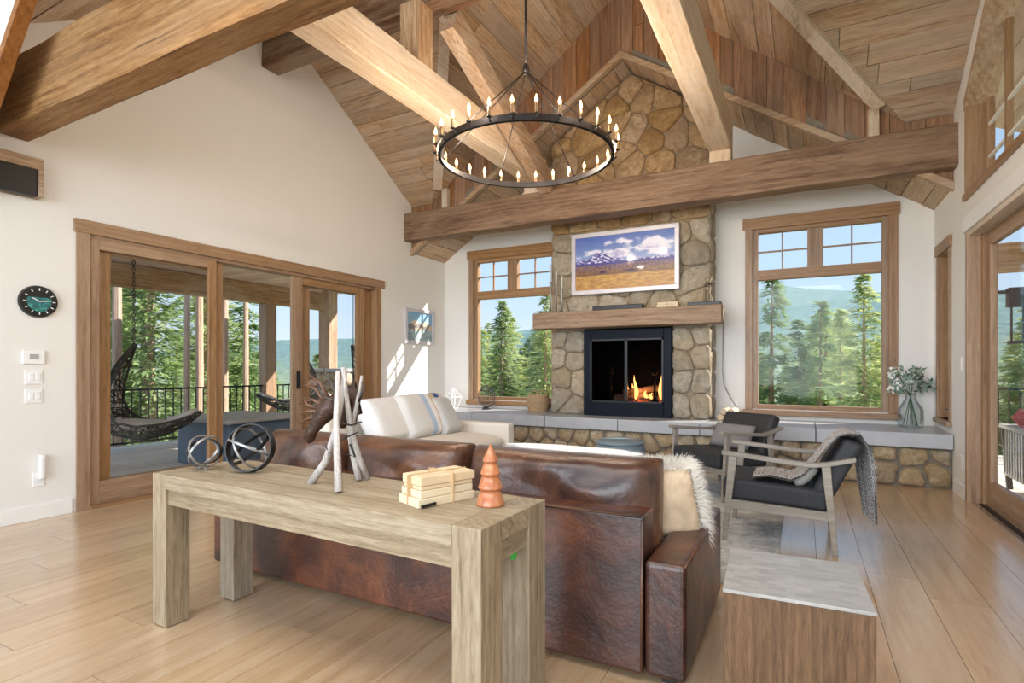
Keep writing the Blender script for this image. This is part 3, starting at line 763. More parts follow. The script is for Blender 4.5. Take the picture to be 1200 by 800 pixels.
# door_2 right sliding door
d2 = thing('door_2', None, None, (XR, 4.6, 0), kind='structure')
boxpart('header_casing', 'base', d2, XR - .03, XR, DR[0] - .1, 6.52, 2.50, 2.64, bevel=.003)
boxpart('head_jamb', 'pale_y', d2, XR - .01, XR + .24, DR[0], DR[1], 2.455, 2.50)
boxpart('side_jamb', 'trim_z', d2, XR - .02, XR + .085, 6.40, 6.46, 0, 2.50, bevel=.003)
boxpart('side_jamb', 'trim_z', d2, XR + .085, XR + .19, 6.36, 6.44, 0, 2.46, bevel=.003)
part('track', 'black', d2, lambda b: (b.box(XR + .06, XR + .1, DR[0], 6.36, 0, .015), b.box(XR + .13, XR + .16, DR[0], 6.36, 0, .015)))
boxpart('track_rail', 'chrome', d2, XR + .02, XR + .055, DR[0], 6.38, 0, .012)
for (ya, yb, xx) in ((5.0, 6.33, XR + .15), (3.6, 5.12, XR + .20)):
    s = boxpart('sash_panel', 'trim_z', d2, xx - .045, xx, yb - .11, yb, .015, 2.45, bevel=.002)
    boxpart('stile', 'trim_z', s, xx - .045, xx, ya, ya + .11, .015, 2.45)
    boxpart('rail', 'trim_y', s, xx - .045, xx, ya + .11, yb - .11, .015, .24)
    boxpart('rail', 'trim_y', s, xx - .045, xx, ya + .11, yb - .11, 2.33, 2.45)
    boxpart('pane', 'glass', s, xx - .025, xx - .019, ya + .11, yb - .11, .24, 2.33)

# ================================================================== FIREPLACE AND BENCH
CX0, CX1, CY = -3.30, -1.05, 7.42
fx0, fx1, fz0, fz1 = -2.77, -1.54, .567, 1.775
rs = random.Random(21)
chim = thing('chimney', 'tall fieldstone chimney breast with a firebox opening', 'chimney', (-2.17, 7.6, .567))
core = MB()
cy = CY + .06
core.box(CX0 + .05, fx0 - .01, cy, YB - .005, .567, 1.8); core.box(fx1 + .01, CX1 - .05, cy, YB - .005, .567, 1.8)
core.prism([P(CX0 + .05, cy, 1.8), P(CX1 - .05, cy, 1.8), P(CX1 - .05, cy, zbay(CX1)), P(XC, cy, ZB), P(CX0 + .05, cy, zbay(CX0))], (0, YB - .005 - cy, 0))
core.box(fx0 - .01, fx1 + .01, YB - .02, YB - .005, .567, 1.8)
core.build('mortar', 'chimmortar', chim)
def clip_bay(c):
    c = clip_poly(c, (KB, 1), ZB + KB * XC - .02); 
    return clip_poly(c, (-KB, 1), ZB - KB * XC - .02) if len(c) >= 3 else c
for c in voronoi_cells(CX0, CX1, 3.2, 5.33, .37, .29, .42, rs, clip_bay): stone_mesh(c, (0, cy, 0), (1, 0, 0), (0, 0, 1), (0, -1, 0), .052, 'stone_warm', chim, rs, gap=.004)
for c in voronoi_cells(CX0, CX1, 2.0, 3.2, .38, .27, .36, rs): stone_mesh(c, (0, cy, 0), (1, 0, 0), (0, 0, 1), (0, -1, 0), .055, 'stone_grey', chim, rs, gap=.008)
for (a, b_) in ((CX0, fx0), (fx1, CX1)):
    for c in voronoi_cells(a, b_, .567, 2.0 - .22, .27, .29, .3, rs): stone_mesh(c, (0, cy, 0), (1, 0, 0), (0, 0, 1), (0, -1, 0), .062, 'stone_grey', chim, rs, gap=.006)
for c in voronoi_cells(CY + .05, YB - .01, .567, 4.5, .26, .3, .2, rs): stone_mesh(c, (CX1 - .05, 0, 0), (0, 1, 0), (0, 0, 1), (1, 0, 0), .05, 'stone_grey', chim, rs, gap=.01)
for c in voronoi_cells(CY + .05, YB - .01, .567, 4.5, .26, .3, .2, rs): stone_mesh(c, (CX0 + .05, 0, 0), (0, 1, 0), (0, 0, 1), (-1, 0, 0), .05, 'stone_grey', chim, rs, gap=.01)
# firebox insert
fb = thing('fireplace_insert', 'dark blue-black steel firebox insert with two glass doors and a lit fire', 'fireplace', (-2.15, 7.42, .567))
part('surround', 'firebox', fb, lambda b: (b.box(fx0, fx0 + .1, CY - .03, CY + .05, fz0, fz1), b.box(fx1 - .1, fx1, CY - .03, CY + .05, fz0, fz1), b.box(fx0 + .1, fx1 - .1, CY - .03, CY + .05, fz1 - .13, fz1), b.box(fx0 + .1, fx1 - .1, CY - .03, CY + .05, fz0, fz0 + .19)), bevel=.006)
part('door_frame', 'blackmetal', fb, lambda b: (b.box(fx0 + .1, fx0 + .125, CY - .04, CY - .01, fz0 + .19, fz1 - .13), b.box(fx1 - .125, fx1 - .1, CY - .04, CY - .01, fz0 + .19, fz1 - .13), b.box(fx0 + .1, fx1 - .1, CY - .04, CY - .01, fz1 - .155, fz1 - .13), b.box(fx0 + .1, fx1 - .1, CY - .04, CY - .01, fz0 + .19, fz0 + .215), b.box(-2.17, -2.13, CY - .04, CY - .01, fz0 + .2, fz1 - .14)))
part('fire_chamber', 'soot', fb, lambda b: (b.box(fx0 + .1, fx1 - .1, YB - .08, YB - .06, fz0 + .1, fz1 - .1), b.box(fx0 + .08, fx0 + .1, CY + .05, YB - .06, fz0 + .1, fz1 - .1), b.box(fx1 - .1, fx1 - .08, CY + .05, YB - .06, fz0 + .1, fz1 - .1), b.box(fx0 + .1, fx1 - .1, CY + .05, YB - .06, fz0 + .1, fz0 + .19), b.box(fx0 + .1, fx1 - .1, CY + .05, YB - .06, fz1 - .13, fz1 - .1)))
part('door_pane', 'fireglass', fb, lambda b: b.box(fx0 + .12, fx1 - .12, CY - .022, CY - .018, fz0 + .21, fz1 - .15))
def andiron(b, x):
    y = 7.56; z = fz0 + .19
    b.tube([(x, y, z), (x, y, z + .38)], [.022, .016], 8); b.ball((x, y, z + .42), .045); b.ball((x, y, z + .48), .022)
    b.tube([(x - .06, y, z), (x, y, z + .06), (x + .06, y, z)], .012, 6)
ai = 0
for x, l in ((-2.42, 'black iron andiron at the left inside the firebox'), (-1.80, 'black iron andiron at the right inside the firebox')):
    o = part('andiron', 'iron', None, lambda b: andiron(b, x), smooth=True); tag(o, l, 'andiron')
logs = [((-2.38, 7.62, .80), (-1.85, 7.70, .83), .055), ((-2.3, 7.72, .80), (-1.75, 7.6, .80), .05), ((-2.25, 7.6, .88), (-1.95, 7.74, .92), .045), ((-2.1, 7.75, .9), (-1.72, 7.66, .96), .045)]
for i, (p, q, r) in enumerate(logs):
    o = part('fire_log', 'bark', None, lambda b: b.tube([p, Vector(p).lerp(Vector(q), .5) + Vector((0, 0, .01)), q], r, 9), smooth=False)
    tag(o, ['charred log lowest at the front left of the fire', 'charred log lying low across the back of the fire', 'charred log propped on top at the left of the fire', 'charred log propped on top at the right of the fire'][i], 'log', 'charred logs in the fire')
rfl = random.Random(2)
def flame(b, x, y, z, h, r):
    pr = [(.3, 0), (.9, .15), (1, .3), (.7, .55), (.35, .8), (.02, 1)]
    n = 7; vs = []; fs = []
    for k_, (a, t) in enumerate(pr):
        ox = sin(t * 5 + x * 9) * r * .6
        vs += [(x + ox + a * r * cos(2 * pi * j / n), y + a * r * .5 * sin(2 * pi * j / n), z + t * h) for j in range(n)]
    for i in range(len(pr) - 1): fs += [(i * n + j, i * n + (j + 1) % n, (i + 1) * n + (j + 1) % n, (i + 1) * n + j) for j in range(n)]
    b.add(vs, fs)
fl = thing('fire', 'orange flames rising between the logs in the firebox', 'fire', (-2.05, 7.6, .78))
for x, y, h in ((-2.22, 7.62, .28), (-2.08, 7.60, .34), (-2.13, 7.68, .22), (-1.72, 7.62, .45), (-1.68, 7.7, .3), (-1.93, 7.6, .13), (-1.85, 7.58, .1), (-1.66, 7.6, .2)):
    part('flame', 'flame', fl, lambda b: flame(b, x, y, .80, h, .03), smooth=True)
part('embers', 'ember', fl, lambda b: [b.ball((rfl.uniform(-2.25, -1.75), rfl.uniform(7.55, 7.7), .765), rfl.uniform(.01, .02), 6, 4) for _ in range(26)])['kind'] = 'stuff'
add_light('fire_glow', 'POINT', (-2.0, 7.56, .95), 1.6, (1, .45, .15), size=.06)
# mantel
mt = beam('mantel', 'thick grey-brown timber mantel over the fireplace', (-3.45, 7.275, 1.80), (-.885, 7.275, 1.80), .30, .225, 'mantelwood', 8, .008)
mt['category'] = 'mantel'
# bench
bench = thing('hearth_bench', 'long grey slab bench on a fieldstone base along the back wall', 'bench', (-2.1, 7.4, 0))
boxpart('mortar', 'mortar', bench, XL + .005, XR - .005, 7.06, YB - .005, 0, .415)
js = [XL + .006, -4.385, -3.18, -2.14, -1.11, .127, XR - .006]
for i in range(6):
    boxpart('slab', 'slate', bench, js[i] + .004, js[i + 1] - .004, 6.955, YB - .006, .417, .567, bevel=.004)
for c in voronoi_cells(-4.2, XR - .006, .0, .415, .235, .19, .36, rs): stone_mesh(c, (0, 7.06, 0), (1, 0, 0), (0, 0, 1), (0, -1, 0), .06, 'stone_bench', bench, rs, gap=.016)
# things on the mantel
def candlestick(x, y, h):
    l = {0: 'tallest', 1: 'middle', 2: 'shortest'}
    return l
for (x, h, l) in ((-3.24, .70, 'tallest of the three grey candlesticks on the mantel, at left'), (-3.15, .62, 'middle of the three grey candlesticks on the mantel'), (-3.06, .52, 'shortest of the three grey candlesticks on the mantel, at right')):
    c = thing('candlestick', l, 'candlestick', (x, 7.28, 2.03), 'three slim candlesticks')
    part('stick', 'ring_silver', c, lambda b: b.lathe([(.04, 2.03), (.04, 2.042), (.014, 2.05), (.011, 2.04 + h * .3), (.015, 2.03 + h * .62), (.017, 2.03 + h * .64), (.01, 2.03 + h * .66)], (x, 7.28, 0), 12), smooth=True)
    part('candle', 'candle', c, lambda b: b.lathe([(.011, 2.03 + h * .66), (.011, 2.03 + h), (.003, 2.03 + h + .01)], (x, 7.28, 0), 10), smooth=True)
tag(boxpart('soundbar', 'black', None, -2.58, -1.88, 7.22, 7.34, 2.03, 2.095, bevel=.008), 'long black soundbar on the mantel below the landscape picture', 'speaker')
bb = thing('book_bundle', 'small white string-tied book bundle on the mantel', 'books', (-1.55, 7.3, 2.03))
boxpart('book', 'paper', bb, -1.70, -1.42, 7.24, 7.36, 2.03, 2.065, bevel=.003); boxpart('book', 'paper', bb, -1.69, -1.43, 7.24, 7.36, 2.066, 2.10, bevel=.003)
part('string', 'twine', bb, lambda b: (b.box(-1.565, -1.558, 7.237, 7.363, 2.028, 2.104), b.box(-1.50, -1.496, 7.237, 7.363, 2.028, 2.104)))
tag(boxpart('media_box', 'black', None, -1.30, -.90, 7.20, 7.36, 2.03, 2.075, bevel=.006), 'flat black media box at the right end of the mantel', 'box')
ln = thing('wire_lantern', 'clear wire-frame lantern at right on the mantel', 'lantern', (-1.07, 7.34, 2.075))
def lant(b, cx, cy_, z, w, h, r=.004):
    for a in range(6):
        t = a * pi / 3; x, y = cx + w * cos(t), cy_ + w * sin(t); t2 = (a + 1) * pi / 3
        b.tube([(x, y, z), (x, y, z + h), (cx + .02 * cos(t), cy_ + .02 * sin(t), z + h * 1.25)], r, 5)
        for zz in (z, z + h): b.tube([(x, y, zz), (cx + w * cos(t2), cy_ + w * sin(t2), zz)], r, 5)
    b.tube([(cx + .03 * cos(k_ * pi / 4), cy_, z + h * 1.25 + .03 + .03 * sin(k_ * pi / 4)) for k_ in range(8)], r, 5, closed=True)
part('cage', 'iron', ln, lambda b: lant(b, -1.07, 7.31, 2.08, .045, .2, .003))
# things on the bench
bk = thing('basket', 'round tan woven basket on the stone bench left of the fireplace', 'basket', (-3.63, 7.66, .567))
def bas(b):
    pr = []
    for i in range(23):
        z = i / 22; pr.append((.145 + .025 * sin(z * 2.4) + (.007 if i % 2 else 0), .567 + .26 * z))
    b.lathe(pr + [(.15, .827), (.145, .60), (.01, .59)], (-3.63, 7.68, 0), 36)
part('body', 'basket', bk, bas, smooth=False)
for s_ in (-1, 1): part('handle', 'basket', bk, lambda b: b.tube([(-3.63 + s_ * .0 + .06 * cos(t), 7.68 + s_ * .13, .82 + .07 * sin(t)) for t in [pi * k_ / 8 for k_ in range(9)]], .009, 6), smooth=True)
cg = thing('wire_cage', 'dark wire birdcage lantern on the bench before the left window', 'lantern', (-4.55, 7.62, .567))
def cage(b):
    c = Vector((-4.53, 7.64, .567))
    pr = [(.06, .02), (.055, .04), (.13, .10), (.14, .24), (.12, .30), (.05, .37), (.01, .39)]
    for k_ in range(20):
        t = 2 * pi * k_ / 20; b.tube([c + Vector((r * cos(t), r * sin(t), z)) for r, z in pr], .003, 4)
    for r, z in pr[1:-1]: b.tube([c + Vector((r * cos(2 * pi * k_ / 20), r * sin(2 * pi * k_ / 20), z)) for k_ in range(20)], .004, 4, closed=True)
part('wires', 'iron', cg, cage); part('base', 'iron', cg, lambda b: b.lathe([(.075, .567), (.075, .595), (.05, .6)], (-4.53, 7.64, 0), 20), smooth=True)
gm = thing('geometric_lantern', 'white geometric wire lantern on the bench behind the striped sofa', 'lantern', (-5.2, 7.6, .567))
def geo(b):
    c = Vector((-5.12, 7.55, .567)); w = .14
    bot = [c + Vector((.07 * cos(a * pi / 2 + .4), .07 * sin(a * pi / 2 + .4), .006)) for a in range(4)]
    mid = [c + Vector((w * cos(a * pi / 2 + .4), w * sin(a * pi / 2 + .4), .19)) for a in range(4)]
    top = c + Vector((0, 0, .33))
    for i in range(4):
        b.tube([bot[i], mid[i], top], .008, 6); b.tube([mid[i], mid[(i + 1) % 4]], .008, 6); b.tube([bot[i], bot[(i + 1) % 4]], .008, 6)
part('frame', 'plastic', gm, geo)
# small birch logs right of the fireplace
for i, (dx, dz) in enumerate(((0, 0), (.085, 0), (.17, 0), (.04, .075), (.125, .075))):
    cx, r = -.93 + dx, .041
    o = part('birch_log', 'logend', None, lambda b: b.tube([(cx, 7.42, .609 + dz), (cx + .03, 7.70, .609 + dz)], r, 10)); tag(o, 'pale cut birch log right of the fireplace, ' + ['bottom left', 'bottom middle', 'bottom right', 'upper left', 'upper right'][i] + ' of its stack', 'log', 'birch logs beside the fireplace')
# vase
vs_ = thing('flower_vase', 'clear bottle-shaped glass vase of white flowers and sage leaves', 'vase', (1.10, 7.62, .567))
vc = (1.08, 7.62, 0)
part('glass', 'vaseglass', vs_, lambda b: b.lathe([(.02, .570), (.110, .569), (.116, .573), (.121, .58), (.122, .59), (.122, .75), (.121, .765), (.117, .778), (.055, .885), (.048, .90), (.046, .93), (.052, .95)], vc, 28), smooth=True)
rv = random.Random(4); tips = []
def stems(b):
    for k_ in range(11):
        a = rv.uniform(0, 2 * pi); t = Vector((1.08 + rv.uniform(-.17, .2), 7.62 + rv.uniform(-.1, .1), rv.uniform(.98, 1.2)))
        tips.append(t); b.tube([(1.08 + .07 * cos(a), 7.62 + .07 * sin(a), .59), (1.08, 7.62, .92), t], .0035, 5)
    t = Vector((.85, 7.6, 1.3)); b.tube([(1.08, 7.62, .93), (.98, 7.6, 1.14), t], .0025, 5)
part('stem', 'leafdark', vs_, stems)
def leafquad(b, p, d, L, w):
    d = Vector(d).normalized(); s_ = d.orthogonal().normalized(); s_ = Matrix.Rotation(rv.uniform(0, 6.28), 3, d) @ s_
    b.add([p, p + d * L * .5 + s_ * w, p + d * L, p + d * L * .5 - s_ * w], [(0, 1, 2, 3)])
def leaves(b, cnt, L, w, pick=lambda t: True):
    for t in tips:
        if not pick(t): continue
        for _ in range(cnt): leafquad(b, t + Vector([rv.uniform(-.06, .06) for _ in range(3)]), [rv.uniform(-1, 1), rv.uniform(-1, 1), rv.uniform(-.6, 1)], L, w)
part('leaves', 'leaf', vs_, lambda b: leaves(b, 16, .07, .014))['kind'] = 'stuff'
part('dark_leaves', 'leafdark', vs_, lambda b: leaves(b, 16, .06, .016, lambda t: t.x > 1.12))['kind'] = 'stuff'
part('petals', 'petal', vs_, lambda b: leaves(b, 18, .05, .018, lambda t: t.x < 1.1))['kind'] = 'stuff'

# ================================================================== PICTURES, CLOCK, SWITCHES
def fbm(x, y, z=0, o=5):
    s = 0; a = .5; f = 1
    for _ in range(o): s += a * noise.noise(Vector((x * f, y * f, z))); a *= .5; f *= 2
    return s
def landscape(u, v):
    sx_ = u * 1.75
    def mixc(a, b, t): t = max(0, min(1, t)); return [a[i] * (1 - t) + b[i] * t for i in range(3)]
    if v > .46:
        c = mixc((150, 170, 216), (76, 104, 178), (v - .5) * 2.2)
        cl = fbm(sx_ * 3.2, v * 6, 2.2) + .10 - abs(v - .70 - .12 * (u - .3)) * 2.2 + (.14 if u > .3 else -.05)
        c = mixc(c, (236, 232, 244), (cl + .06) * 4.5)
        sh = fbm(sx_ * 5, v * 9 + .5, 7.7); c = mixc(c, (150, 140, 196), max(0, (sh - .02)) * (2.2 if v < .72 else .6))
        mh = .53 + .10 * math.exp(-((u - .24) / .10) ** 2) + .07 * math.exp(-((u - .31) / .05) ** 2) + .02 * fbm(u * 12, 1) + .03 * (u < .5)
        if v < mh:
            sn = fbm(u * 30, v * 30, 3)
            c = mixc((66, 60, 140), (226, 226, 246), (sn + .05) * 5 * (v > .5))
        return c
    hz = .46
    if v > .30:
        t = (v - .30) / .16; n = fbm(u * 40, v * 26, 1)
        c = mixc((150, 104, 56), (120, 96, 130), t); c = mixc(c, (52, 30, 62), (n + .08) * 3.6)
        if n > .16: c = mixc(c, (222, 180, 90), .6)
        if v < .36 and (abs(u - .29) < .035 or abs(u - .58) < .06) and v < .36 - .5 * abs(u - (.29 if u < .45 else .58)): c = (60, 34, 74)
        return c
    n = fbm(u * 14, v * 40, 5)
    c = mixc((206, 164, 84), (160, 108, 56), .35 + n * 1.5 + (.3 - v) * .6)
    if v > .27: c = mixc(c, (70, 44, 50), .6)
    return c
def mountain(u, v):
    n = fbm(u * 5, v * 5, 8)
    h = .55 + .16 * math.exp(-((u - .3) / .18) ** 2) + .13 * math.exp(-((u - .72) / .16) ** 2) + .04 * n
    if v > h: return (128 + 50 * (1 - v), 170 + 30 * (1 - v), 206)
    if v > .38: return (196 + 90 * n, 176 + 80 * n, 150 + 60 * n) if n > -.05 else (120, 118, 120)
    return (150 + 100 * n, 168 + 90 * n, 172 + 80 * n)
lp = thing('landscape_picture', 'large glossy framed landscape of mountains, clouds and golden field on the chimney', 'picture', (-2.185, 7.36, 2.28))
yy = CY - .045
part('frame', 'silverframe', lp, lambda b: (b.box(-2.94, -1.43, yy - .03, yy + .03, 3.085, 3.145), b.box(-2.94, -1.43, yy - .03, yy + .03, 2.28, 2.34), b.box(-2.94, -2.88, yy - .03, yy + .03, 2.34, 3.085), b.box(-1.49, -1.43, yy - .03, yy + .03, 2.34, 3.085)), bevel=.004)
boxpart('backing', 'black', lp, -2.88, -1.49, yy - .004, yy + .02, 2.34, 3.085)
print_mesh('print', landscape, 1.39, .745, (-2.185, yy - .008, 2.7125), (1, 0, 0), (0, 0, 1), 'print_gloss', lp, 220, 120)
sp = thing('small_picture', 'small pale-framed mountain picture on the left wall beside the sliding door', 'picture', (XL, 7.19, 1.62))
part('frame', 'silverframe', sp, lambda b: (b.box(XL, XL + .04, 6.80, 7.58, 2.135, 2.19), b.box(XL, XL + .04, 6.80, 7.58, 1.625, 1.68), b.box(XL, XL + .04, 6.80, 6.86, 1.68, 2.135), b.box(XL, XL + .04, 7.52, 7.58, 1.68, 2.135)), bevel=.003)
print_mesh('print', mountain, .66, .455, (XL + .02, 7.19, 1.9075), (0, 1, 0), (0, 0, 1), 'print', sp, 60, 40)
ck = thing('wall_clock', 'round black wall clock with a teal agate lower face', 'clock', (XL, 2.135, 1.66))
def disc(b, r, x0, x1, n=48, r2=None):
    vs = [(x, 2.135 + rr * cos(2 * pi * k_ / n), 1.787 + rr * sin(2 * pi * k_ / n)) for x, rr in ((x0, r), (x1, r2 or r)) for k_ in range(n)]
    b.add(vs, [list(range(n))[::-1], list(range(n, 2 * n))] + [(k_, (k_ + 1) % n, (k_ + 1) % n + n, k_ + n) for k_ in range(n)])
part('rim', 'black', ck, lambda b: disc(b, .132, XL, XL + .03, r2=.126))
def dial(u, v):
    dx, dy = u - .5, v - .5
    if dx * dx + dy * dy > .245: return (14, 14, 16)
    if v > .70 + .01 * sin(u * 20): return (16, 18, 22)
    n = fbm(u * 4, v * 4, 4)
    return (40 + 130 * max(0, n), 112 + 150 * n, 110 + 130 * n)
n_ = 40; vs = []; cols = []
dl = print_mesh('dial', dial, .166, .166, (XL + .032, 2.135, 1.787), (0, 1, 0), (0, 0, 1), 'print', ck, 60, 60)
def ticks(b):
    for k_ in range(12):
        a = k_ * pi / 6; p = Vector((XL + .034, 2.135 + .088 * cos(a), 1.787 + .088 * sin(a))); q = Vector((XL + .034, 2.135 + .108 * cos(a), 1.787 + .108 * sin(a)))
        b.bar(p, q, .006, .004, up=(1, 0, 0))
part('hour_marks', 'plastic', ck, ticks)
# full round face under the dial square
part('face', 'leafteal' if 'leafteal' in M else 'black', ck, lambda b: disc(b, .118, XL + .03, XL + .0315))
for a, L in ((radians(150), .055), (radians(8), .08)):
    part('clock_hand', 'plastic', ck, lambda b: b.bar((XL + .036, 2.135, 1.787), (XL + .036, 2.135 + L * cos(a), 1.787 + L * sin(a)), .006, .003, up=(1, 0, 0)))
th = thing('thermostat', 'white rectangular thermostat below the clock', 'thermostat', (XL, 2.105, 1.28))
boxpart('case', 'plastic', th, XL, XL + .02, 2.03, 2.18, 1.275, 1.385, bevel=.006); boxpart('display', 'tubtop', th, XL + .02, XL + .023, 2.075, 2.135, 1.315, 1.355)
for z, l in ((1.11, 'upper double light switch under the thermostat'), (.955, 'lower double light switch under the thermostat')):
    sw = thing('light_switch', l, 'switch', (XL, 2.107, z), 'switches by the sliding door')
    boxpart('plate', 'plastic', sw, XL, XL + .008, 2.05, 2.165, z, z + .115, bevel=.003)
    for y in (2.075, 2.118): boxpart('rocker', 'plastic', sw, XL + .008, XL + .014, y, y + .03, z + .03, z + .09, bevel=.002)
nl_ = thing('plug_in', 'white plug-in air freshener in the outlet by the baseboard', 'plug-in', (XL, 2.14, .27))
boxpart('outlet_plate', 'plastic', nl_, XL, XL + .008, 2.10, 2.18, .27, .385, bevel=.003); boxpart('plug', 'plastic', nl_, XL + .008, XL + .05, 2.13, 2.175, .33, .53, bevel=.014)
tag(boxpart('outlet', 'plastic', None, XL, XL + .008, 6.55, 6.63, 1.24, 1.35, bevel=.003), 'white switch plate on left wall below the small picture', 'switch')
tag(boxpart('outlet', 'plastic', None, -.86, -.77, YB - .008, YB, .68, .80, bevel=.003), 'white outlet plate on back wall left of the right window', 'outlet')
tag(boxpart('outlet', 'plastic', None, XR - .008, XR, 6.66, 6.74, 1.22, 1.34, bevel=.003), 'white switch plate on the right wall beside the glass door', 'switch')
tag(boxpart('outlet', 'plastic', None, XR - .008, XR, 6.62, 6.71, .27, .40, bevel=.003), 'white outlet on the right wall low beside the glass door', 'outlet')
tag(part('power_cord', 'ring_silver', None, lambda b: b.tube([(-.95, 7.88, 2.0), (-.96, 7.86, 1.2), (-.94, 7.86, 1.0), (-.84, 7.88, .80), (-.72, 7.86, .62), (-.6, 7.8, .575)], .006, 6), smooth=True), 'thin grey cord hanging beside the chimney down to the bench', 'cord')

# ================================================================== CHANDELIER
cc = Vector((-2.155, 4.31, 3.08)); R_ = .752
ch = thing('chandelier', 'large round iron ring chandelier with lit candle bulbs', 'chandelier', (cc.x, cc.y, cc.z))
def ringband(b, R, z0, z1, t, n=72):
    vs = []
    for k_ in range(n):
        a = 2 * pi * k_ / n
        for r, z in ((R, z0), (R + t, z0), (R + t, z1), (R, z1)): vs.append(cc + Vector((r * cos(a), r * sin(a), z)))
    b.add(vs, [(4 * k_ + j, 4 * k_ + (j + 1) % 4, 4 * ((k_ + 1) % n) + (j + 1) % 4, 4 * ((k_ + 1) % n) + j) for k_ in range(n) for j in range(4)])
part('ring', 'iron', ch, lambda b: (ringband(b, R_, 0, .055, .012), ringband(b, R_ - .012, 0, .008, .03)), smooth=False)
hub = cc + Vector((0, 0, .78))
part('hub', 'iron', ch, lambda b: (b.ball(hub, .035), b.lathe([(.02, .0), (.03, .03), (.012, .06)], hub, 12)), smooth=True)
part('rod', 'iron', ch, lambda b: b.tube([hub, (cc.x, cc.y, 4.74)], .012, 8), smooth=True)
part('canopy', 'iron', ch, lambda b: b.lathe([(.03, 4.62), (.06, 4.66), (.065, 4.735)], (cc.x, cc.y, 0), 16), smooth=True)
for k_ in range(6):
    a = 2 * pi * k_ / 6 + .3
    part('stay_rod', 'iron', ch, lambda b: b.tube([hub, cc + Vector(((R_) * cos(a), R_ * sin(a), .05))], .005, 6), smooth=True)
for k_ in range(28):
    a = 2 * pi * (k_ + .5) / 28; p = cc + Vector(((R_ + .045) * cos(a), (R_ + .045) * sin(a), .03)); q = cc + Vector((R_ * cos(a), R_ * sin(a), .02))
    part('arm', 'iron', ch, lambda b: (b.tube([q, (q + p) / 2 + Vector((0, 0, -.015)), p], .006, 6), b.lathe([(.006, 0), (.02, .006), (.02, .012)], p, 10)), smooth=True)
    cs = part('candle_sleeve', 'sleeve', ch, lambda b: b.lathe([(.011, .01), (.011, .085)], p, 10), smooth=True)
    part('bulb', 'bulb', cs, lambda b: b.lathe([(.007, .085), (.014, .105), (.012, .12), (.005, .14), (.001, .152)], p, 8), smooth=True)
for k_ in range(6):
    a = 2 * pi * k_ / 6 + .5
    add_light('chandelier_lamp', 'POINT', cc + Vector(((R_ + .045) * cos(a), (R_ + .045) * sin(a), .19)), 11, (1, .83, .66), size=.04)

# ================================================================== RUG
rg_ = boxpart('rug', 'rug', None, -2.88, -.14, 3.35, 6.75, 0, .008, bevel=.003); tag(rg_, 'faded grey area rug under the seating', 'rug')

# ================================================================== CONSOLE TABLE
ROT = radians(-1.6)
def rotz(o, c, a):  # rotate a whole (unparented) thing about point c
    c = Vector(c); R = Matrix.Rotation(a, 3, 'Z'); o.location = c + R @ (Vector(o.location) - c); o.rotation_euler = (0, 0, a)
TZ = .735; tx0, tx1, ty0, ty1 = -2.795, -.89, 1.505, 1.965
ct = thing('console_table', 'long chunky limed-oak console table behind the leather sofa', 'table', (-1.86, 1.73, 0))
part('tabletop', 'table_x', ct, lambda b: (b.box(tx0 + .116, tx1 - .116, ty0, ty1, TZ - .07, TZ), b.box(tx0 + .001, tx0 + .115, ty0 + .116, ty1 - .116, TZ - .07, TZ), b.box(tx1 - .115, tx1 - .001, ty0 + .136, ty1 - .136, TZ - .07, TZ)), bevel=.0025)
part('apron', 'table_x', ct, lambda b: (b.box(tx0 + .10, tx1 - .10, ty0 + .012, ty0 + .035, TZ - .145, TZ - .071), b.box(tx0 + .10, tx1 - .10, ty1 - .035, ty1 - .012, TZ - .145, TZ - .071)), bevel=.002)
for q_ in (tx0 + .012, tx1 - .035): boxpart('end_apron', 'table_y', ct, q_, q_ + .023, ty0 + .1, ty1 - .1, TZ - .145, TZ - .071, bevel=.002)
for x in (tx0, tx1 - .115):
    w_ = .115 if x == tx0 else .135
    for y in (ty0, ty1 - w_): boxpart('leg', 'table_z', ct, x, x + .115, y, y + w_, .004, TZ, bevel=.003)
tg = part('green_tag', 'green', ct, lambda b: b.box(tx1 - .06, tx1 - .045, ty1 - .17, ty1 - .15, TZ - .19, TZ - .16))
tg['label'] = 'small green tag under the apron'
rotz(ct, (-1.86, 1.735, 0), ROT)
# wooden bead tree
tr = thing('wooden_tree', 'small turned wooden tree ornament in four tiers on the console table', 'ornament', (-1.03, 1.765, TZ))
z = TZ
for i, (r0, r1, h) in enumerate(((.053, .037, .064), (.046, .030, .056), (.038, .022, .050), (.029, .001, .068))):
    part('tier', 'bead_tree', tr, lambda b: b.lathe([(r0 - .005, z), (r0, z + .004), (r0 - .001, z + .009), (r1, z + h)], (-1.03, 1.765, 0), 28), smooth=True, bevel=0)
    z += h - .003
# book bundle
bn = thing('book_stack', 'stack of old books without covers tied with twine on the console table', 'books', (-1.252, 1.738, TZ))
bn.rotation_euler = (0, 0, radians(69)); 
WPOS[bn.name] = Vector((0, 0, 0))
def lb(name, mat, *a, **k): return boxpart(name, mat, bn, *a, **k)
for (x0, x1, y0, y1, z0, z1, mt_) in ((-.13, .125, -.072, .072, 0, .032, 'paper'), (-.118, .12, -.066, .07, .033, .060, 'paper'), (-.112, .122, -.062, .066, .061, .076, 'box_birch'), (-.116, .132, -.066, .066, .077, .110, 'box_birch')):
    lb('book', mt_, x0, x1, y0, y1, z0, z1, bevel=.003)
part('twine', 'twine', bn, lambda b: (b.box(.02, .025, -.075, .075, -.0, .113), b.box(-.133, .134, .0, .005, .0, .113), b.tube([(.02, 0, .114), (-.02, .03, .122), (-.04, .0, .115)], .0025, 5), b.tube([(.02, 0, .114), (.05, -.03, .122), (.07, .0, .114)], .0025, 5)))
part('pencil', 'black', bn, lambda b: b.tube([(-.12, -.079, .008), (-.06, -.079, .011)], .006, 6))
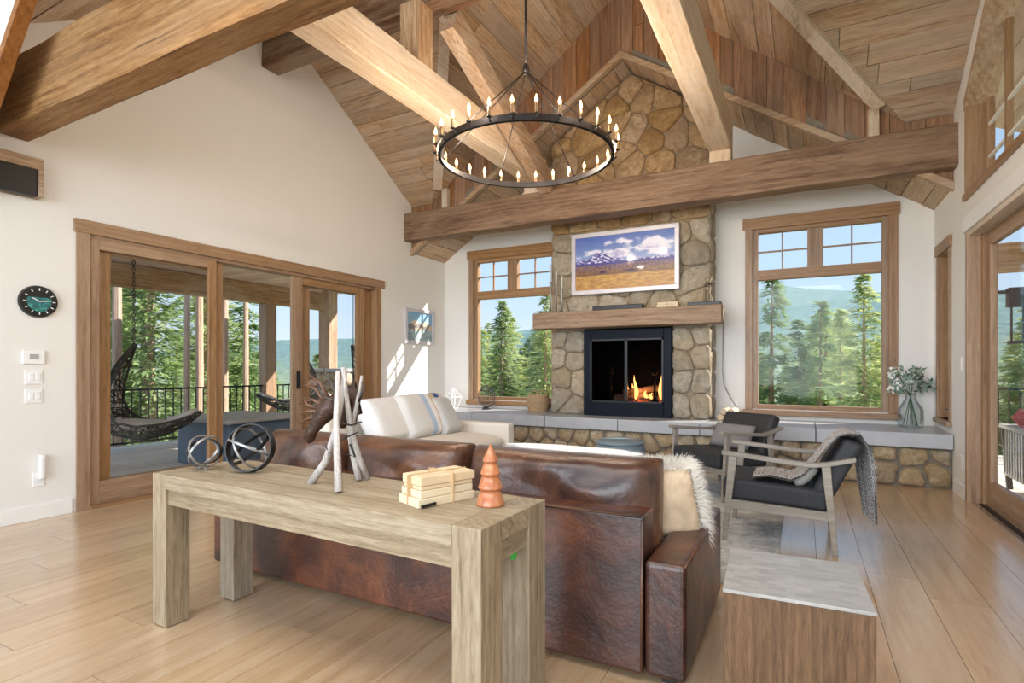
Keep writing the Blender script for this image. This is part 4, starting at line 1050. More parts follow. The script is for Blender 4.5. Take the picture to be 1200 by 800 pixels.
# ring orbs
def torus_ring(b, c, nrm, R, w, t, n=48):
    nrm = Vector(nrm).normalized(); u = nrm.orthogonal().normalized(); v = nrm.cross(u); c = Vector(c); vs = []
    for k_ in range(n):
        a = 2 * pi * k_ / n; d = u * cos(a) + v * sin(a)
        for r, z in ((R - t, -w / 2), (R, -w / 2), (R, w / 2), (R - t, w / 2)): vs.append(c + d * r + nrm * z)
    b.add(vs, [(4 * k_ + j, 4 * k_ + (j + 1) % 4, 4 * ((k_ + 1) % n) + (j + 1) % 4, 4 * ((k_ + 1) % n) + j) for k_ in range(n) for j in range(4)])
ob = thing('ring_orb', 'larger decorative orb of dark and silver metal rings on the console table', 'orb', (-2.42, 1.76, TZ))
oc = (-2.40, 1.77, TZ + .118)
part('outer_ring', 'ring_dark', ob, lambda b: torus_ring(b, oc, (.45, -1, .25), .118, .045, .006))
part('inner_ring', 'ring_silver', ob, lambda b: (torus_ring(b, oc, (.2, .45, 1), .11, .010, .005), torus_ring(b, oc, (1, .35, .55), .11, .010, .005)))
part('inner_ring', 'ring_dark', ob, lambda b: torus_ring(b, oc, (-.3, -.8, 1), .108, .016, .005))
ob2 = thing('ring_orb', 'smaller oval orb of dark metal rings on two feet at table left end', 'orb', (-2.66, 1.70, TZ))
oc2 = Vector((-2.655, 1.70, TZ + .093))
b = MB(); torus_ring(b, oc2, (.35, -1, .15), .088, .026, .006); b.v = [Vector((oc2.x + (p.x - oc2.x) * 1.1, p.y, oc2.z + (p.z - oc2.z) * .72)) for p in b.v]; b.build('outer_ring', 'ring_dark', ob2)
b = MB(); torus_ring(b, oc2, (1, .2, .45), .088, .012, .005); torus_ring(b, oc2, (1, .2, -.5), .088, .012, .005); b.v = [Vector((oc2.x + (p.x - oc2.x), p.y, oc2.z + (p.z - oc2.z) * .95)) for p in b.v]; b.build('inner_ring', 'ring_silver', ob2)
part('foot', 'ring_silver', ob2, lambda b: [b.tube([oc2 + Vector((.0, 0, -.065)), oc2 + Vector((s_ * .03, -.01, -.088)), oc2 + Vector((s_ * .05, -.01, -.082))], .006, 6) for s_ in (-1, 1)])
# birch twig stand
tw = thing('birch_stand', 'crossed birch twig stand bound with dark iron wire on the console table', 'stand', (-1.79, 1.78, TZ))
def pix(u, v, Y):    # point on plane Y=const for a measured picture position (used once, at build time)
    f = 640.7; a = (u - 600) / f; z = -(v - 430) / f; c_, s_ = cos(radians(28.014)), sin(radians(28.014))
    r = Vector((a * c_ - s_, a * s_ + c_, z)); t = Y / r.y; return Vector((r.x * t, Y, 1.25 + r.z * t))
def twig(pts, r0, r1, mat='birch', nm='twig'):
    q = [pix(u, v, y) for u, v, y in pts]; m = len(q)
    part(nm, mat, tw, lambda b: b.tube(q, [r0 + (r1 - r0) * i / (m - 1) for i in range(m)], 8), smooth=True)
twig([(364, 566, 1.72), (382, 540, 1.73), (393, 505, 1.75), (400, 470, 1.77), (405, 432, 1.80)], .018, .010)
twig([(397, 576, 1.64), (395, 530, 1.68), (394, 490, 1.72), (396, 435, 1.75)], .017, .010)
twig([(430, 561, 1.90), (420, 535, 1.87), (412, 505, 1.84), (405, 460, 1.78), (402, 430, 1.76)], .017, .009)
twig([(421, 562, 1.86), (414, 535, 1.86), (410, 510, 1.86), (417, 480, 1.84), (422, 455, 1.82), (424, 440, 1.82)], .015, .006)
for pts in ([(396, 495, 1.74), (412, 498, 1.80), (424, 494, 1.84)], [(392, 520, 1.72), (406, 512, 1.78), (420, 506, 1.84)], [(382, 540, 1.73), (386, 530, 1.73), (381, 522, 1.72)], [(395, 470, 1.74), (378, 465, 1.74), (371, 448, 1.74)], [(395, 460, 1.75), (384, 442, 1.76), (378, 430, 1.76)], [(410, 520, 1.84), (416, 535, 1.85), (406, 532, 1.83)], [(420, 470, 1.82), (428, 455, 1.82), (423, 445, 1.82)]):
    twig(pts, .005, .003, 'iron', 'wire')
ms = thing('moose_sculpture', 'dark brown carved moose head with spread antlers hanging in the birch stand', 'sculpture', pix(385, 485, 1.80))
def mo(pts, rs_, mat, nm, n=8):
    q = [pix(u, v, y) for u, v, y in pts]
    part(nm, mat, ms, lambda b: b.tube(q, rs_, n), smooth=True)
mo([(398, 470, 1.84), (386, 478, 1.82), (374, 492, 1.80), (366, 504, 1.79), (362, 513, 1.785), (364, 518, 1.785)], [.045, .05, .036, .026, .028, .014], 'bronze', 'head', 10)
mo([(398, 470, 1.84), (404, 485, 1.86), (400, 500, 1.86)], [.045, .04, .02], 'bronze', 'neck', 10)
for pts in ([(380, 475, 1.82), (366, 468, 1.81), (350, 473, 1.80)], [(378, 480, 1.82), (362, 482, 1.80), (349, 484, 1.80)], [(378, 484, 1.82), (362, 490, 1.80), (350, 496, 1.79)], [(380, 470, 1.82), (370, 456, 1.82), (356, 450, 1.82)], [(384, 466, 1.83), (376, 450, 1.83), (362, 438, 1.83)], [(372, 478, 1.81), (360, 474, 1.80), (356, 464, 1.80)]):
    mo(pts, [.012, .008, .002], 'antler', 'antler_tine', 6)
def palm(b):
    c = pix(412, 472, 1.87); n = 14
    for sg in (0, 1):
        vs = [c + Vector((0, sg * .014, 0))]
        for k_ in range(n):
            a = 2 * pi * k_ / n; r = (.075 if k_ % 2 else .05); vs.append(c + Vector((r * .8 * cos(a), sg * .014, r * 1.45 * sin(a))))
        b.add(vs, [(0, 1 + k_, 1 + (k_ + 1) % n) for k_ in range(n)])
    b.add([c + Vector((.01, .0, .05)), c + Vector((.06, .01, .1)), c + Vector((.05, .01, .02))], [(0, 1, 2)])
part('antler_palm', 'bronze', ms, palm)
part('antler_palm', 'antler', ms, lambda b: b.ball(pix(366, 450, 1.86), .03, 10, 8, (1.2, .3, .8)), smooth=True)

# ================================================================== LEATHER SOFA
sx0, sx1, sy0, sy1 = -3.28, -.395, 2.15, 3.18
sf = thing('leather_sofa', 'worn dark brown leather sofa seen from behind the console table', 'sofa', ((sx0 + sx1) / 2, 2.65, 0))
def slanted(b, x0, x1, y0, y1, z0, z1, lean): b.add([(x0, y0, z0), (x1, y0, z0), (x1, y1, z0), (x0, y1, z0), (x0, y0 + lean, z1), (x1, y0 + lean, z1), (x1, y1 + lean, z1), (x0, y1 + lean, z1)], [(3, 2, 1, 0), (4, 5, 6, 7), (0, 1, 5, 4), (1, 2, 6, 5), (2, 3, 7, 6), (3, 0, 4, 7)])
part('back_frame', 'leather', sf, lambda b: slanted(b, sx0 + .16, sx1 - .165, sy0, sy0 + .17, .03, .655, .02), bevel=.014, seg=3)
for x in (sx0, sx1 - .16): boxpart('arm', 'leather', sf, x, x + .16, sy0 + .005, sy1, .03, .485, bevel=.022, seg=3, smooth=False)
boxpart('seat_base', 'leather', sf, sx0 + .16, sx1 - .16, sy0 + .17, sy1 - .04, .05, .30, bevel=.015)
part('piping', 'leather_cush', sf, lambda b: (b.tube([(sx0 + .17, sy0 + .016, .652), (sx1 - .175, sy0 + .016, .652)], .006, 6), b.tube([(sx1 - .17, sy0 + .0, .05), (sx1 - .17, sy0 + .016, .64)], .005, 6), b.tube([(sx1 - .006, sy0 + .02, .477), (sx1 - .006, sy1 - .02, .477)], .005, 6)), smooth=True)
xs_ = [sx0 + .17, -2.40, -1.55, sx1 - .14]
for i in range(3):
    a, b_ = xs_[i], xs_[i + 1]; c = (a + b_) / 2
    b = MB(); b.pillow((c, 2.47, .615), ((b_ - a) / 2, 0, 0), (0, .045 if i < 2 else .02, .235), (0, .185, -.02), 20, 14, .36, .2, i * 3.1)
    b.build('back_cushion', 'leather_cush', sf, smooth=True, weld=True, subd=1)
    b = MB(); b.pillow((c, 2.86, .375), ((b_ - a) / 2, 0, 0), (0, .36, 0), (0, 0, .085), 12, 12, .25, .05, i)
    b.build('seat_cushion', 'leather_cush', sf, smooth=True, weld=True, subd=1)
for x in (sx0 + .06, sx1 - .1):
    for y in (sy0 + .05, sy1 - .1): boxpart('foot', 'black', sf, x, x + .05, y, y + .05, 0, .032)
# fur pillow
fp = thing('fur_pillow', 'shaggy white and tan cowhide pillow at the right end of leather sofa', 'pillow', (-.66, 2.68, .46))
pc = Vector((-.60, 2.60, .615)); pe1 = Vector((.155, .10, .0)); pe2 = Vector((-.02, -.07, .175)); pn = Vector((.03, .03, .01)).normalized() * .075
pn = pe1.cross(pe2).normalized() * .07
b = MB(); b.pillow(pc, pe1, pe2, pn, 12, 12, .35, .06, 2); b.build('cover', 'hide', fp, smooth=True, weld=True)
rh = random.Random(9)
def hairs(b, cnt, pts_fn, L, w):
    for _ in range(cnt):
        p, d = pts_fn(); d = (d + Vector([rh.uniform(-.5, .5) for _ in range(3)])).normalized(); s_ = d.orthogonal().normalized() * w
        m = p + d * L * .55 + Vector((0, 0, .004)); e_ = p + d * L * rh.uniform(.8, 1.2) + Vector((0, 0, -L * .25))
        b.add([p - s_, p + s_, m + s_ * .7, m - s_ * .7, e_], [(0, 1, 2, 3), (3, 2, 4)])
def edgept():
    t = rh.random() * 4; k_ = int(t); f = (t - k_) * 2 - 1
    a, c_ = [(f, -1), (1, f), (f, 1), (-1, f)][k_]
    if rh.random() < .35: a *= rh.uniform(.55, 1); c_ *= rh.uniform(.55, 1)
    return pc + pe1 * a + pe2 * c_ + pn * rh.uniform(-.5, .5), (pe1 * a + pe2 * c_).normalized()
part('fur_edge', 'hair', fp, lambda b: hairs(b, 5200, edgept, .07, .0011))['kind'] = 'stuff'
sk = thing('sheepskin', 'shaggy white sheepskin and pale pad imitating window glare on the right back cushion of the leather sofa', 'sheepskin', (-.85, 2.62, .80))
def skinpt():
    x = rh.uniform(-1.12, -.66); y = rh.uniform(2.55, 2.72)
    return Vector((x, y, .825 - abs(y - 2.55) * .5)), Vector((rh.uniform(-.5, .5), -.3, .7))
b = MB(); b.pillow((-1.02, 2.62, .80), (.36, 0, .0), (0, .10, -.05), (0, .01, .025), 8, 6, .4, .1, 3); b.build('hide', 'hair', sk, smooth=True, weld=True)  # white pad imitates window glare on the cushion top, beside the real fur
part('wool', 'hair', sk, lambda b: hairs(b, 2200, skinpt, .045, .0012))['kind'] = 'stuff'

# ================================================================== WHITE SOFA
ws = thing('white_sofa', 'cream linen sofa with its back to the sliding door', 'sofa', (-3.6, 4.6, 0))
wx0, wx1, wy0, wy1 = -4.25, -2.92, 3.72, 5.55
boxpart('base', 'cream', ws, wx0, wx1 - .02, wy0, wy1, .05, .33, bevel=.02, seg=3)
for y in (wy0, wy1 - .15): boxpart('arm', 'cream', ws, wx0 + .02, wx1, y, y + .15, .04, .615, bevel=.03, seg=3)
boxpart('back_frame', 'cream', ws, wx0, wx0 + .2, wy0 + .1, wy1 - .1, .3, .78, bevel=.04, seg=3)
for i, (a, b_) in enumerate(((wy0 + .15, 4.36), (4.36, wy1 - .15))):
    b = MB(); b.pillow(((wx0 + .2 + wx1) / 2 + .0, (a + b_) / 2, .415), ((wx1 - wx0 - .2) / 2, 0, 0), (0, (b_ - a) / 2, 0), (0, 0, .10), 12, 12, .2, .03, i); b.build('seat_cushion', 'cream', ws, smooth=True, weld=True, subd=1)
for x in (wx0 + .05, wx1 - .1):
    for y in (wy0 + .05, wy1 - .1): boxpart('foot', 'black', ws, x, x + .05, y, y + .05, 0, .052)
def leanpillow(name, label, y0, y1, x, z0, z1, th, mat, seed, group=None, tilt=.13, rot=0):
    c = Vector((x, (y0 + y1) / 2, (z0 + z1) / 2)); h = (z1 - z0) / 2
    ex = Vector((sin(rot) * .5, cos(rot) * .5, 0)) * (y1 - y0)
    b = MB(); b.pillow(c, ex, (-tilt, 0, h), Vector((th, 0, tilt * .4)), 18, 16, .3, .1, seed)
    o = b.build(name, mat, None, smooth=True, weld=True, subd=1); tag(o, label, 'cushion', group); return o
leanpillow('back_cushion', 'plain white back cushion at the near end of the cream sofa', 4.02, 4.62, -3.76, .49, .93, .12, 'white_cushion', 1)
sp_ = leanpillow('striped_cushion', 'large linen cushion with blue, white and tan stripes on the cream sofa', 4.42, 5.26, -3.68, .49, .95, .12, 'stripe', 5)
leanpillow('grey_pillow', 'pale grey ribbed pillow against the far arm of the cream sofa', 4.92, 5.26, -3.58, .50, .90, .08, 'grey_cushion', 9)

# ================================================================== POUF
po = thing('round_pouf', 'round slate-blue leather pouf in front of the stone bench', 'pouf', (-1.80, 5.95, 0))
part('drum', 'blueleather', po, lambda b: b.lathe([(.25, .012), (.27, .03), (.275, .2), (.27, .37), (.26, .40)], (-1.80, 5.95, 0), 36), smooth=True)
part('seat', 'blueleather', po, lambda b: b.lathe([(.262, .40), (.275, .41), (.27, .43), (.2, .45), (.001, .455)], (-1.80, 5.95, 0), 36), smooth=True)

# ================================================================== ARMCHAIRS (local: +x forward)
def armchair(label, seed):
    t = thing('armchair', label, 'armchair', (0, 0, 0))
    W_ = .33
    for s_ in (-1, 1):
        y = s_ * W_
        part('leg', 'chairwood', t, lambda b: b.bar((.345, y, 0), (.285, y, .62), .032, .028, up=(0, 1, 0), w2=.055, h2=.034), bevel=.005)
        part('leg', 'chairwood', t, lambda b: b.bar((-.345, y, 0), (-.29, y, .60), .032, .028, up=(0, 1, 0), w2=.055, h2=.034), bevel=.005)
        ap = [(.36, .638), (.24, .628), (-.10, .598), (-.20, .592), (-.30, .605), (-.46, .648)]
        def arm(b):
            n = len(ap); vs = []
            for i, (x, z) in enumerate(ap):
                for dy, dz in ((-.028, -.016), (.028, -.016), (.028, .014), (-.028, .014)): vs.append((x, y + dy, z + dz))
            fs = [(4 * i + j, 4 * i + (j + 1) % 4, 4 * (i + 1) + (j + 1) % 4, 4 * (i + 1) + j) for i in range(n - 1) for j in range(4)] + [(3, 2, 1, 0), (4 * n - 4, 4 * n - 3, 4 * n - 2, 4 * n - 1)]
            b.add(vs, fs)
        part('armrest', 'chairwood', t, arm, bevel=.006)
        part('side_rail', 'chairwood', t, lambda b: b.bar((.32, y, .275), (-.31, y, .255), .03, .062, up=(0, 0, 1)), bevel=.004)
    part('front_rail', 'chairwood', t, lambda b: b.box(.295, .325, -W_, W_, .245, .30), bevel=.004)
    part('back_rail', 'chairwood', t, lambda b: b.box(-.32, -.29, -W_, W_, .225, .285), bevel=.004)
    part('seat_cushion', 'charcoal', t, lambda b: b.add([(.36, -.30, .30), (.36, .30, .30), (-.30, .30, .275), (-.30, -.30, .275), (.36, -.30, .455), (.36, .30, .455), (-.32, .30, .42), (-.32, -.30, .42)], [(3, 2, 1, 0), (4, 5, 6, 7), (0, 1, 5, 4), (1, 2, 6, 5), (2, 3, 7, 6), (3, 0, 4, 7)]), bevel=.03, seg=4)
    part('back_cushion', 'charcoal', t, lambda b: b.add([(-.20, -.30, .40), (-.20, .30, .40), (-.33, .30, .36), (-.33, -.30, .36), (-.40, -.30, .78), (-.40, .30, .78), (-.51, .30, .74), (-.51, -.30, .74)], [(3, 2, 1, 0), (4, 5, 6, 7), (0, 1, 5, 4), (1, 2, 6, 5), (2, 3, 7, 6), (3, 0, 4, 7)]), bevel=.035, seg=4)
    return t
ac1 = armchair('charcoal armchair facing left with a patterned throw over its back', 1)
km = kidmap(ac1)
ac2 = copy_tree(ac1, km); ac2['label'] = 'charcoal wood-framed armchair nearer the fireplace with a small pillow'
ac1['group'] = ac2['group'] = 'two matching lounge chairs'
ac1.location = (-.155, 4.52, .0); ac1.rotation_euler = (0, 0, pi)
a2 = atan2(-.82, -.57); ac2.location = (-.72, 5.80, .008); ac2.rotation_euler = (0, 0, a2)
# small pillows
def place_pillow(name, label, ac, c, ex, ey, ez, mat):
    R = Matrix.Rotation(ac.rotation_euler[2], 3, 'Z'); L = Vector(ac.location)
    b = MB(); b.pillow(L + R @ Vector(c), R @ Vector(ex), R @ Vector(ey), R @ Vector(ez), 12, 12, .4, .05, 1)
    o = b.build(name, mat, None, smooth=True, weld=True); tag(o, label, 'pillow'); return o
place_pillow('lumbar_pillow', 'small grey printed pillow on the armchair nearer the fireplace', ac2, (-.15, -.0, .55), (0, .24, 0), (-.06, 0, .115), (.045, 0, .02), 'throw')
place_pillow('lumbar_pillow', 'small blue-grey pillow under the throw on the nearer armchair', ac1, (-.17, .10, .50), (0, .16, 0), (-.06, 0, .07), (.045, 0, .02), 'tubtop')
# throw over chair 1: path in local (x,z), wide in y
def throw():
    path = [(.16, .475), (.05, .49), (-.08, .47), (-.16, .52), (-.22, .60), (-.30, .72), (-.37, .80), (-.43, .815), (-.49, .80), (-.535, .72), (-.55, .60), (-.56, .45), (-.57, .33), (-.575, .22)]
    R = Matrix.Rotation(pi, 3, 'Z'); L = Vector((-.155, 4.52, 0)); b = MB()
    n = 14; vs = []; uv = []
    for sd in (0, 1):
        for i, (x, z) in enumerate(path):
            wd = .20 if i < 6 else .19 - .006 * (i - 6)
            y0_ = .12 if i < 4 else .11
            for j in range(n + 1):
                y = y0_ - wd + 2 * wd * j / n
                w = noise.noise(Vector((x * 4, y * 9, z * 5))) * .02 + .008 * sin(j * 1.9 + i * .3)
                sh = 0 if i < 8 else -(y - y0_ - wd) * -.22 * min(1, (i - 7) / 3)
                vs.append(L + R @ Vector((x - sh - .0 + (.0 if i < 7 else -abs(w)) - sd * (.010 if i > 8 else 0), y, z + (abs(w) * .8 if i < 9 else 0) - (.010 * sd if i <= 8 else 0)))); uv.append((i * .08, j / n * .4))
    m = len(path); fs = []
    N = m * (n + 1)
    for sd in (0, 1):
        for i in range(m - 1):
            for j in range(n):
                q = [sd * N + i * (n + 1) + j, sd * N + i * (n + 1) + j + 1, sd * N + (i + 1) * (n + 1) + j + 1, sd * N + (i + 1) * (n + 1) + j]
                fs.append(q if sd == 0 else q[::-1])
    b.add(vs, fs); o = b.build('throw_blanket', 'throw', None, smooth=True)
    ul = o.data.uv_layers.new(name='uv')
    for lp_ in o.data.loops: ul.data[lp_.index].uv = uv[lp_.vertex_index]
    tag(o, 'grey patterned throw blanket draped over the nearer armchair', 'blanket'); return o
throw()

# ================================================================== SIDE TABLE BLOCK bottom right
sb = thing('block_side_table', 'brown oak block side table with a grey top at the bottom of the picture', 'table', (-.03, 2.2, 0))
part('body', 'sidebox', sb, lambda b: b.box(-.25, .188, 1.985, 2.44, .0, .488), bevel=.003)
part('top', 'boxtop', sb, lambda b: b.box(-.252, .19, 1.983, 2.442, .488, .50), bevel=.002)
sb.rotation_euler = (0, 0, radians(3))

# ================================================================== OUTSIDE LEFT: PORCH
dk = boxpart('porch_deck', 'mortar', None, -10.3, XL - .17, -2, 9.3, -.25, -.13); struct(dk)
rd = random.Random(8)
x = -10.3
while x < XL - .2:
    x1 = min(x + .14, XL - .18)
    boxpart('deck_board', 'deck', dk, x + .003, x1 - .003, -2, 9.3, -.13, -.10)
    x += .14
pc_ = boxpart('porch_ceiling', 'porch', None, -10.3, XL - .17, -2, 9.3, 2.95, 3.05); struct(pc_)
y = -2
while y < 9.2:
    boxpart('board', 'porch', pc_, -10.2, XL - .18, y + .004, y + .196, 2.925, 2.95); y += .2
tag(boxpart('porch_beam', 'beam_y', None, -9.85, -9.6, -2, 9.3, 2.55, 2.92, bevel=.01), 'long tan porch beam outside the left sliding door', 'beam')
for (y, l) in ((7.45, 'brown porch post behind the open door gap'), (9.02, 'tan porch post at the far corner of the left porch'), (1.2, 'brown porch post at near end of left porch')):
    tag(boxpart('porch_post', 'trim_z', None, -9.84, -9.61, y, y + .25, -.10, 2.55, bevel=.008), l, 'post')
rb = random.Random(31)
pr_ = thing('stone_pier', 'fieldstone pier at the far end of the left porch', 'pier', (-9.0, 8.7, -.1))
boxpart('mortar', 'mortar', pr_, -9.55, -8.45, 8.35, 9.15, -.1, 1.15)
for c in voronoi_cells(-9.55, -8.45, -.1, 1.15, .26, .2, .3, rb): stone_mesh(c, (0, 8.35, 0), (1, 0, 0), (0, 0, 1), (0, -1, 0), .05, 'stone_grey', pr_, rb)
for c in voronoi_cells(8.35, 9.15, -.1, 1.15, .26, .2, .3, rb): stone_mesh(c, (-8.45, 0, 0), (0, 1, 0), (0, 0, 1), (1, 0, 0), .05, 'stone_grey', pr_, rb)
boxpart('capstone', 'slate', pr_, -9.62, -8.38, 8.27, 9.22, 1.15, 1.22, bevel=.01)
tag(boxpart('porch_post', 'beam_z', None, -9.3, -9.06, 8.6, 8.84, 1.22, 2.92, bevel=.01), 'tan post standing on the stone pier of the porch', 'post')
rl = thing('porch_railing', 'black metal railing with upright balusters along the left porch', 'railing', (-9.75, 6, -.1))
boxpart('top_rail', 'blackmetal', rl, -9.76, -9.71, -2, 9.2, .86, .89); boxpart('bottom_rail', 'blackmetal', rl, -9.75, -9.72, -2, 9.2, .0, .03)
y = -1.9; bal = None
while y < 9.1:
    if bal is None: bal = boxpart('baluster', 'blackmetal', rl, -9.743, -9.727, y, y + .016, .03, .86); by = y
    else:
        o = bal.copy(); COL.objects.link(o); o.location.y += (y - by)
    y += .135
# fire table / tub
tbx = thing('fire_table', 'blue-grey boxy fire table with a pale top on the left porch', 'table', (-7.2, 5.1, -.1))
boxpart('cabinet', 'tub', tbx, -7.8, -6.65, 4.6, 5.6, -.1, .50, bevel=.02)
boxpart('cover', 'tubtop', tbx, -7.9, -6.55, 4.5, 5.7, .50, .56, bevel=.02)
# hanging crescent chairs
def egg(label, C, ang, sc=1.0):
    t = thing('hanging_chair', label, 'hanging chair', (0, 0, 0), 'hanging wicker chairs on the left porch')
    R = Matrix.Rotation(ang, 3, 'Z'); C = Vector(C)
    # crescent spine (local: x forward horizontally, z up)
    sp_ = [(-.05, 1.25, .03), (-.22, 1.02, .14), (-.40, .70, .24), (-.50, .42, .32), (-.46, .16, .36), (-.25, -.04, .37), (.05, -.12, .35), (.35, -.06, .28), (.62, .08, .17), (.80, .24, .05)]
    def T(x, y, z): return C + R @ (Vector((x, y, z)) * sc)
    def surf(u, v):  # u 0..1 along spine, v -1..1 across
        f = u * (len(sp_) - 1); i = min(int(f), len(sp_) - 2); a = f - i
        x, z, w = [sp_[i][k_] * (1 - a) + sp_[i + 1][k_] * a for k_ in range(3)]
        i2 = max(0, min(len(sp_) - 2, i)); dx, dz = sp_[i2 + 1][0] - sp_[i2][0], sp_[i2 + 1][1] - sp_[i2][1]; L = math.hypot(dx, dz)
        nx_, nz_ = -dz / L, dx / L   # toward inside
        dep = .9 * w * (1 - cos(v * 1.3))
        return T(x + nx_ * dep * 1.0, w * sin(v * 1.35) * 1.35, z + nz_ * dep)
    r = random.Random(int(ang * 10) + 5)
    def strands(b):
        for _ in range(300):
            u, v = r.random(), r.uniform(-1, 1); du, dv = r.uniform(-.05, .05), r.uniform(-.35, .35); pts = []
            for k_ in range(6): pts.append(surf(max(0, min(1, u)), max(-1, min(1, v)))); u += du; v += dv
            b.tube(pts, .0085 * sc, 3, cap=False)
    part('wicker', 'wick', t, strands)['kind'] = 'stuff'
    for s_ in (-1, 1): part('rim', 'wick', t, lambda b: b.tube([surf(k_ / 20, s_) for k_ in range(21)], .017 * sc, 7), smooth=True)
    part('spine_rim', 'wick', t, lambda b: b.tube([surf(k_ / 20, 0) for k_ in range(21)], .012 * sc, 6), smooth=True)
    b = MB(); b.pillow(T(.02, 0, .10), R @ Vector((.36, 0, -.02)) * sc, R @ Vector((0, .30, 0)) * sc, Vector((0, 0, .07)) * sc, 10, 10, .35, .05); b.build('seat_cushion', 'grey_cushion', t, smooth=True, weld=True)
    b = MB(); b.pillow(T(.52, 0, .19), R @ Vector((.22, 0, .10)) * sc, R @ Vector((0, .17, 0)) * sc, Vector((-.02, 0, .045)) * sc, 10, 10, .35, .05); b.build('leg_cushion', 'grey_cushion', t, smooth=True, weld=True)
    top = T(-.05, 0, 1.25)
    part('chain', 'iron', t, lambda b: [torus_ring(b, (top.x, top.y, top.z + .02 + .045 * k_), (1, 0, 0) if k_ % 2 else (0, 1, 0), .022, .008, .008, 8) for k_ in range(int((2.92 - top.z) / .045))])
    return t
egg('grey wicker crescent hanging chair behind the left glass panel', (-7.0, 3.66, .48), radians(48), .84)
egg('grey wicker crescent hanging chair with white cushion at the open door gap', (-8.7, 7.42, .50), radians(240), .9)
egg('grey wicker crescent hanging chair seen through the right glass panel', (-7.6, 7.75, .55), radians(255), .9)

# ================================================================== OUTSIDE RIGHT
dk2 = boxpart('deck', 'mortar', None, XR + .26, 4.6, -1, 10.5, -.2, -.08); struct(dk2)
x = XR + .26
while x < 4.6:
    boxpart('deck_board', 'deck', dk2, x + .003, min(x + .14, 4.6) - .003, -1, 10.5, -.08, -.05); x += .14
rl2 = thing('deck_railing', 'black metal railing of the deck outside the right glass door', 'railing', (4.5, 5, -.05))
for nm, z0 in (('top_rail', .92), ('bottom_rail', .05)):
    part(nm, 'blackmetal', rl2, lambda b: (b.box(4.45, 4.5, -1, 10.4, z0, z0 + .03), b.box(XR + .3, 4.45, 10.37, 10.4, z0, z0 + .03)))
bal = None
for k_ in range(80):
    y = -.9 + k_ * .14
    o = boxpart('baluster', 'blackmetal', rl2, 4.467, 4.483, y, y + .016, .08, .92) if bal is None else bal.copy()
    if bal is None: bal = o
    else: COL.objects.link(o); o.location.y += k_ * .14
for k_ in range(22):
    o = bal.copy(); COL.objects.link(o); o.location = Vector((1.8 + k_ * .12, 10.385, .5)) - WPOS[rl2.name]
rr = MB(); rr.prism([P(XR + .22, -1, 4.75), P(5.2, -1, 3.0), P(5.2, -1, 3.1), P(XR + .22, -1, 4.85)], (0, 10.4, 0)); rr = rr.build('porch_ceiling', 'porch'); struct(rr)
for k_ in range(20):
    f0, f1 = k_ / 20, (k_ + .97) / 20; xa, xb_ = XR + .23 + 3.6 * f0, XR + .23 + 3.6 * f1; za, zb_ = 4.74 - 1.737 * f0, 4.74 - 1.737 * f1
    MB().prism([P(xa, -1, za), P(xb_, -1, zb_), P(xb_, -1, zb_ - .02), P(xa, -1, za - .02)], (0, 10.3, 0)).build('board', 'porch', rr)
for y, l in ((9.0, 'far'), (4.6, 'middle')): tag(boxpart('porch_post', 'trim_z', None, 4.52, 4.75, y, y + .23, -.05, 3.02, bevel=.008), 'square %s post of the deck outside the right glass door' % l, 'post')
oc_ = thing('deck_chair', 'grey slatted outdoor armchair with a red cushion outside the right door', 'chair', (2.25, 7.2, -.05))
part('leg', 'wick', oc_, lambda b: b.bar((1.95, 6.95, -.05), (1.9, 6.95, .62), .05, .04, up=(0, 1, 0)))
part('leg', 'wick', oc_, lambda b: b.bar((1.95, 7.65, -.05), (1.9, 7.65, .62), .05, .04, up=(0, 1, 0)))
part('leg', 'wick', oc_, lambda b: b.bar((2.7, 6.95, -.05), (2.7, 6.95, .62), .05, .04, up=(0, 1, 0)))
part('leg', 'wick', oc_, lambda b: b.bar((2.7, 7.65, -.05), (2.7, 7.65, .62), .05, .04, up=(0, 1, 0)))
for k_ in range(9): part('slat', 'ring_silver', oc_, lambda b: b.bar((1.9 + k_ * .085, 6.94, .12), (1.93 + k_ * .09, 6.94, .60), .03, .012, up=(0, 1, 0)))
for k_ in range(9): part('slat', 'ring_silver', oc_, lambda b: b.bar((1.9, 6.98 + k_ * .08, .12), (1.9, 7.0 + k_ * .08, .60), .012, .03, up=(0, 1, 0)))
part('frame', 'tubtop', oc_, lambda b: (b.box(1.87, 2.75, 6.90, 6.98, .60, .64), b.box(1.87, 2.75, 7.62, 7.70, .60, .64), b.box(1.87, 1.95, 6.98, 7.62, .60, .64), b.box(1.9, 2.73, 6.96, 7.64, .10, .14)), bevel=.006)
b = MB(); b.pillow((2.25, 7.3, .72), (.3, 0, 0), (0, .32, 0), (0, 0, .13), 12, 12, .3, .05); b.build('cushion', 'red', oc_, smooth=True, weld=True)
wl_ = thing('wall_lantern', 'dark outdoor wall lantern seen through the right glass door', 'lantern', (1.75, 6.6, 1.5))
part('housing', 'blackmetal', wl_, lambda b: (b.box(1.72, 1.84, 6.75, 6.87, 1.82, 2.0), b.box(1.73, 1.745, 6.76, 6.775, 1.5, 1.82), b.box(1.815, 1.83, 6.76, 6.775, 1.5, 1.82), b.box(1.73, 1.83, 6.76, 6.86, 1.47, 1.5), b.box(1.56, 1.75, 6.8, 6.83, 1.95, 1.98)))
tag(boxpart('porch_beam', 'beam_x', None, XR + .26, 4.4, 8.9, 9.15, 2.45, 2.8, bevel=.01), 'brown roof beam of the deck outside the right glass door', 'beam')

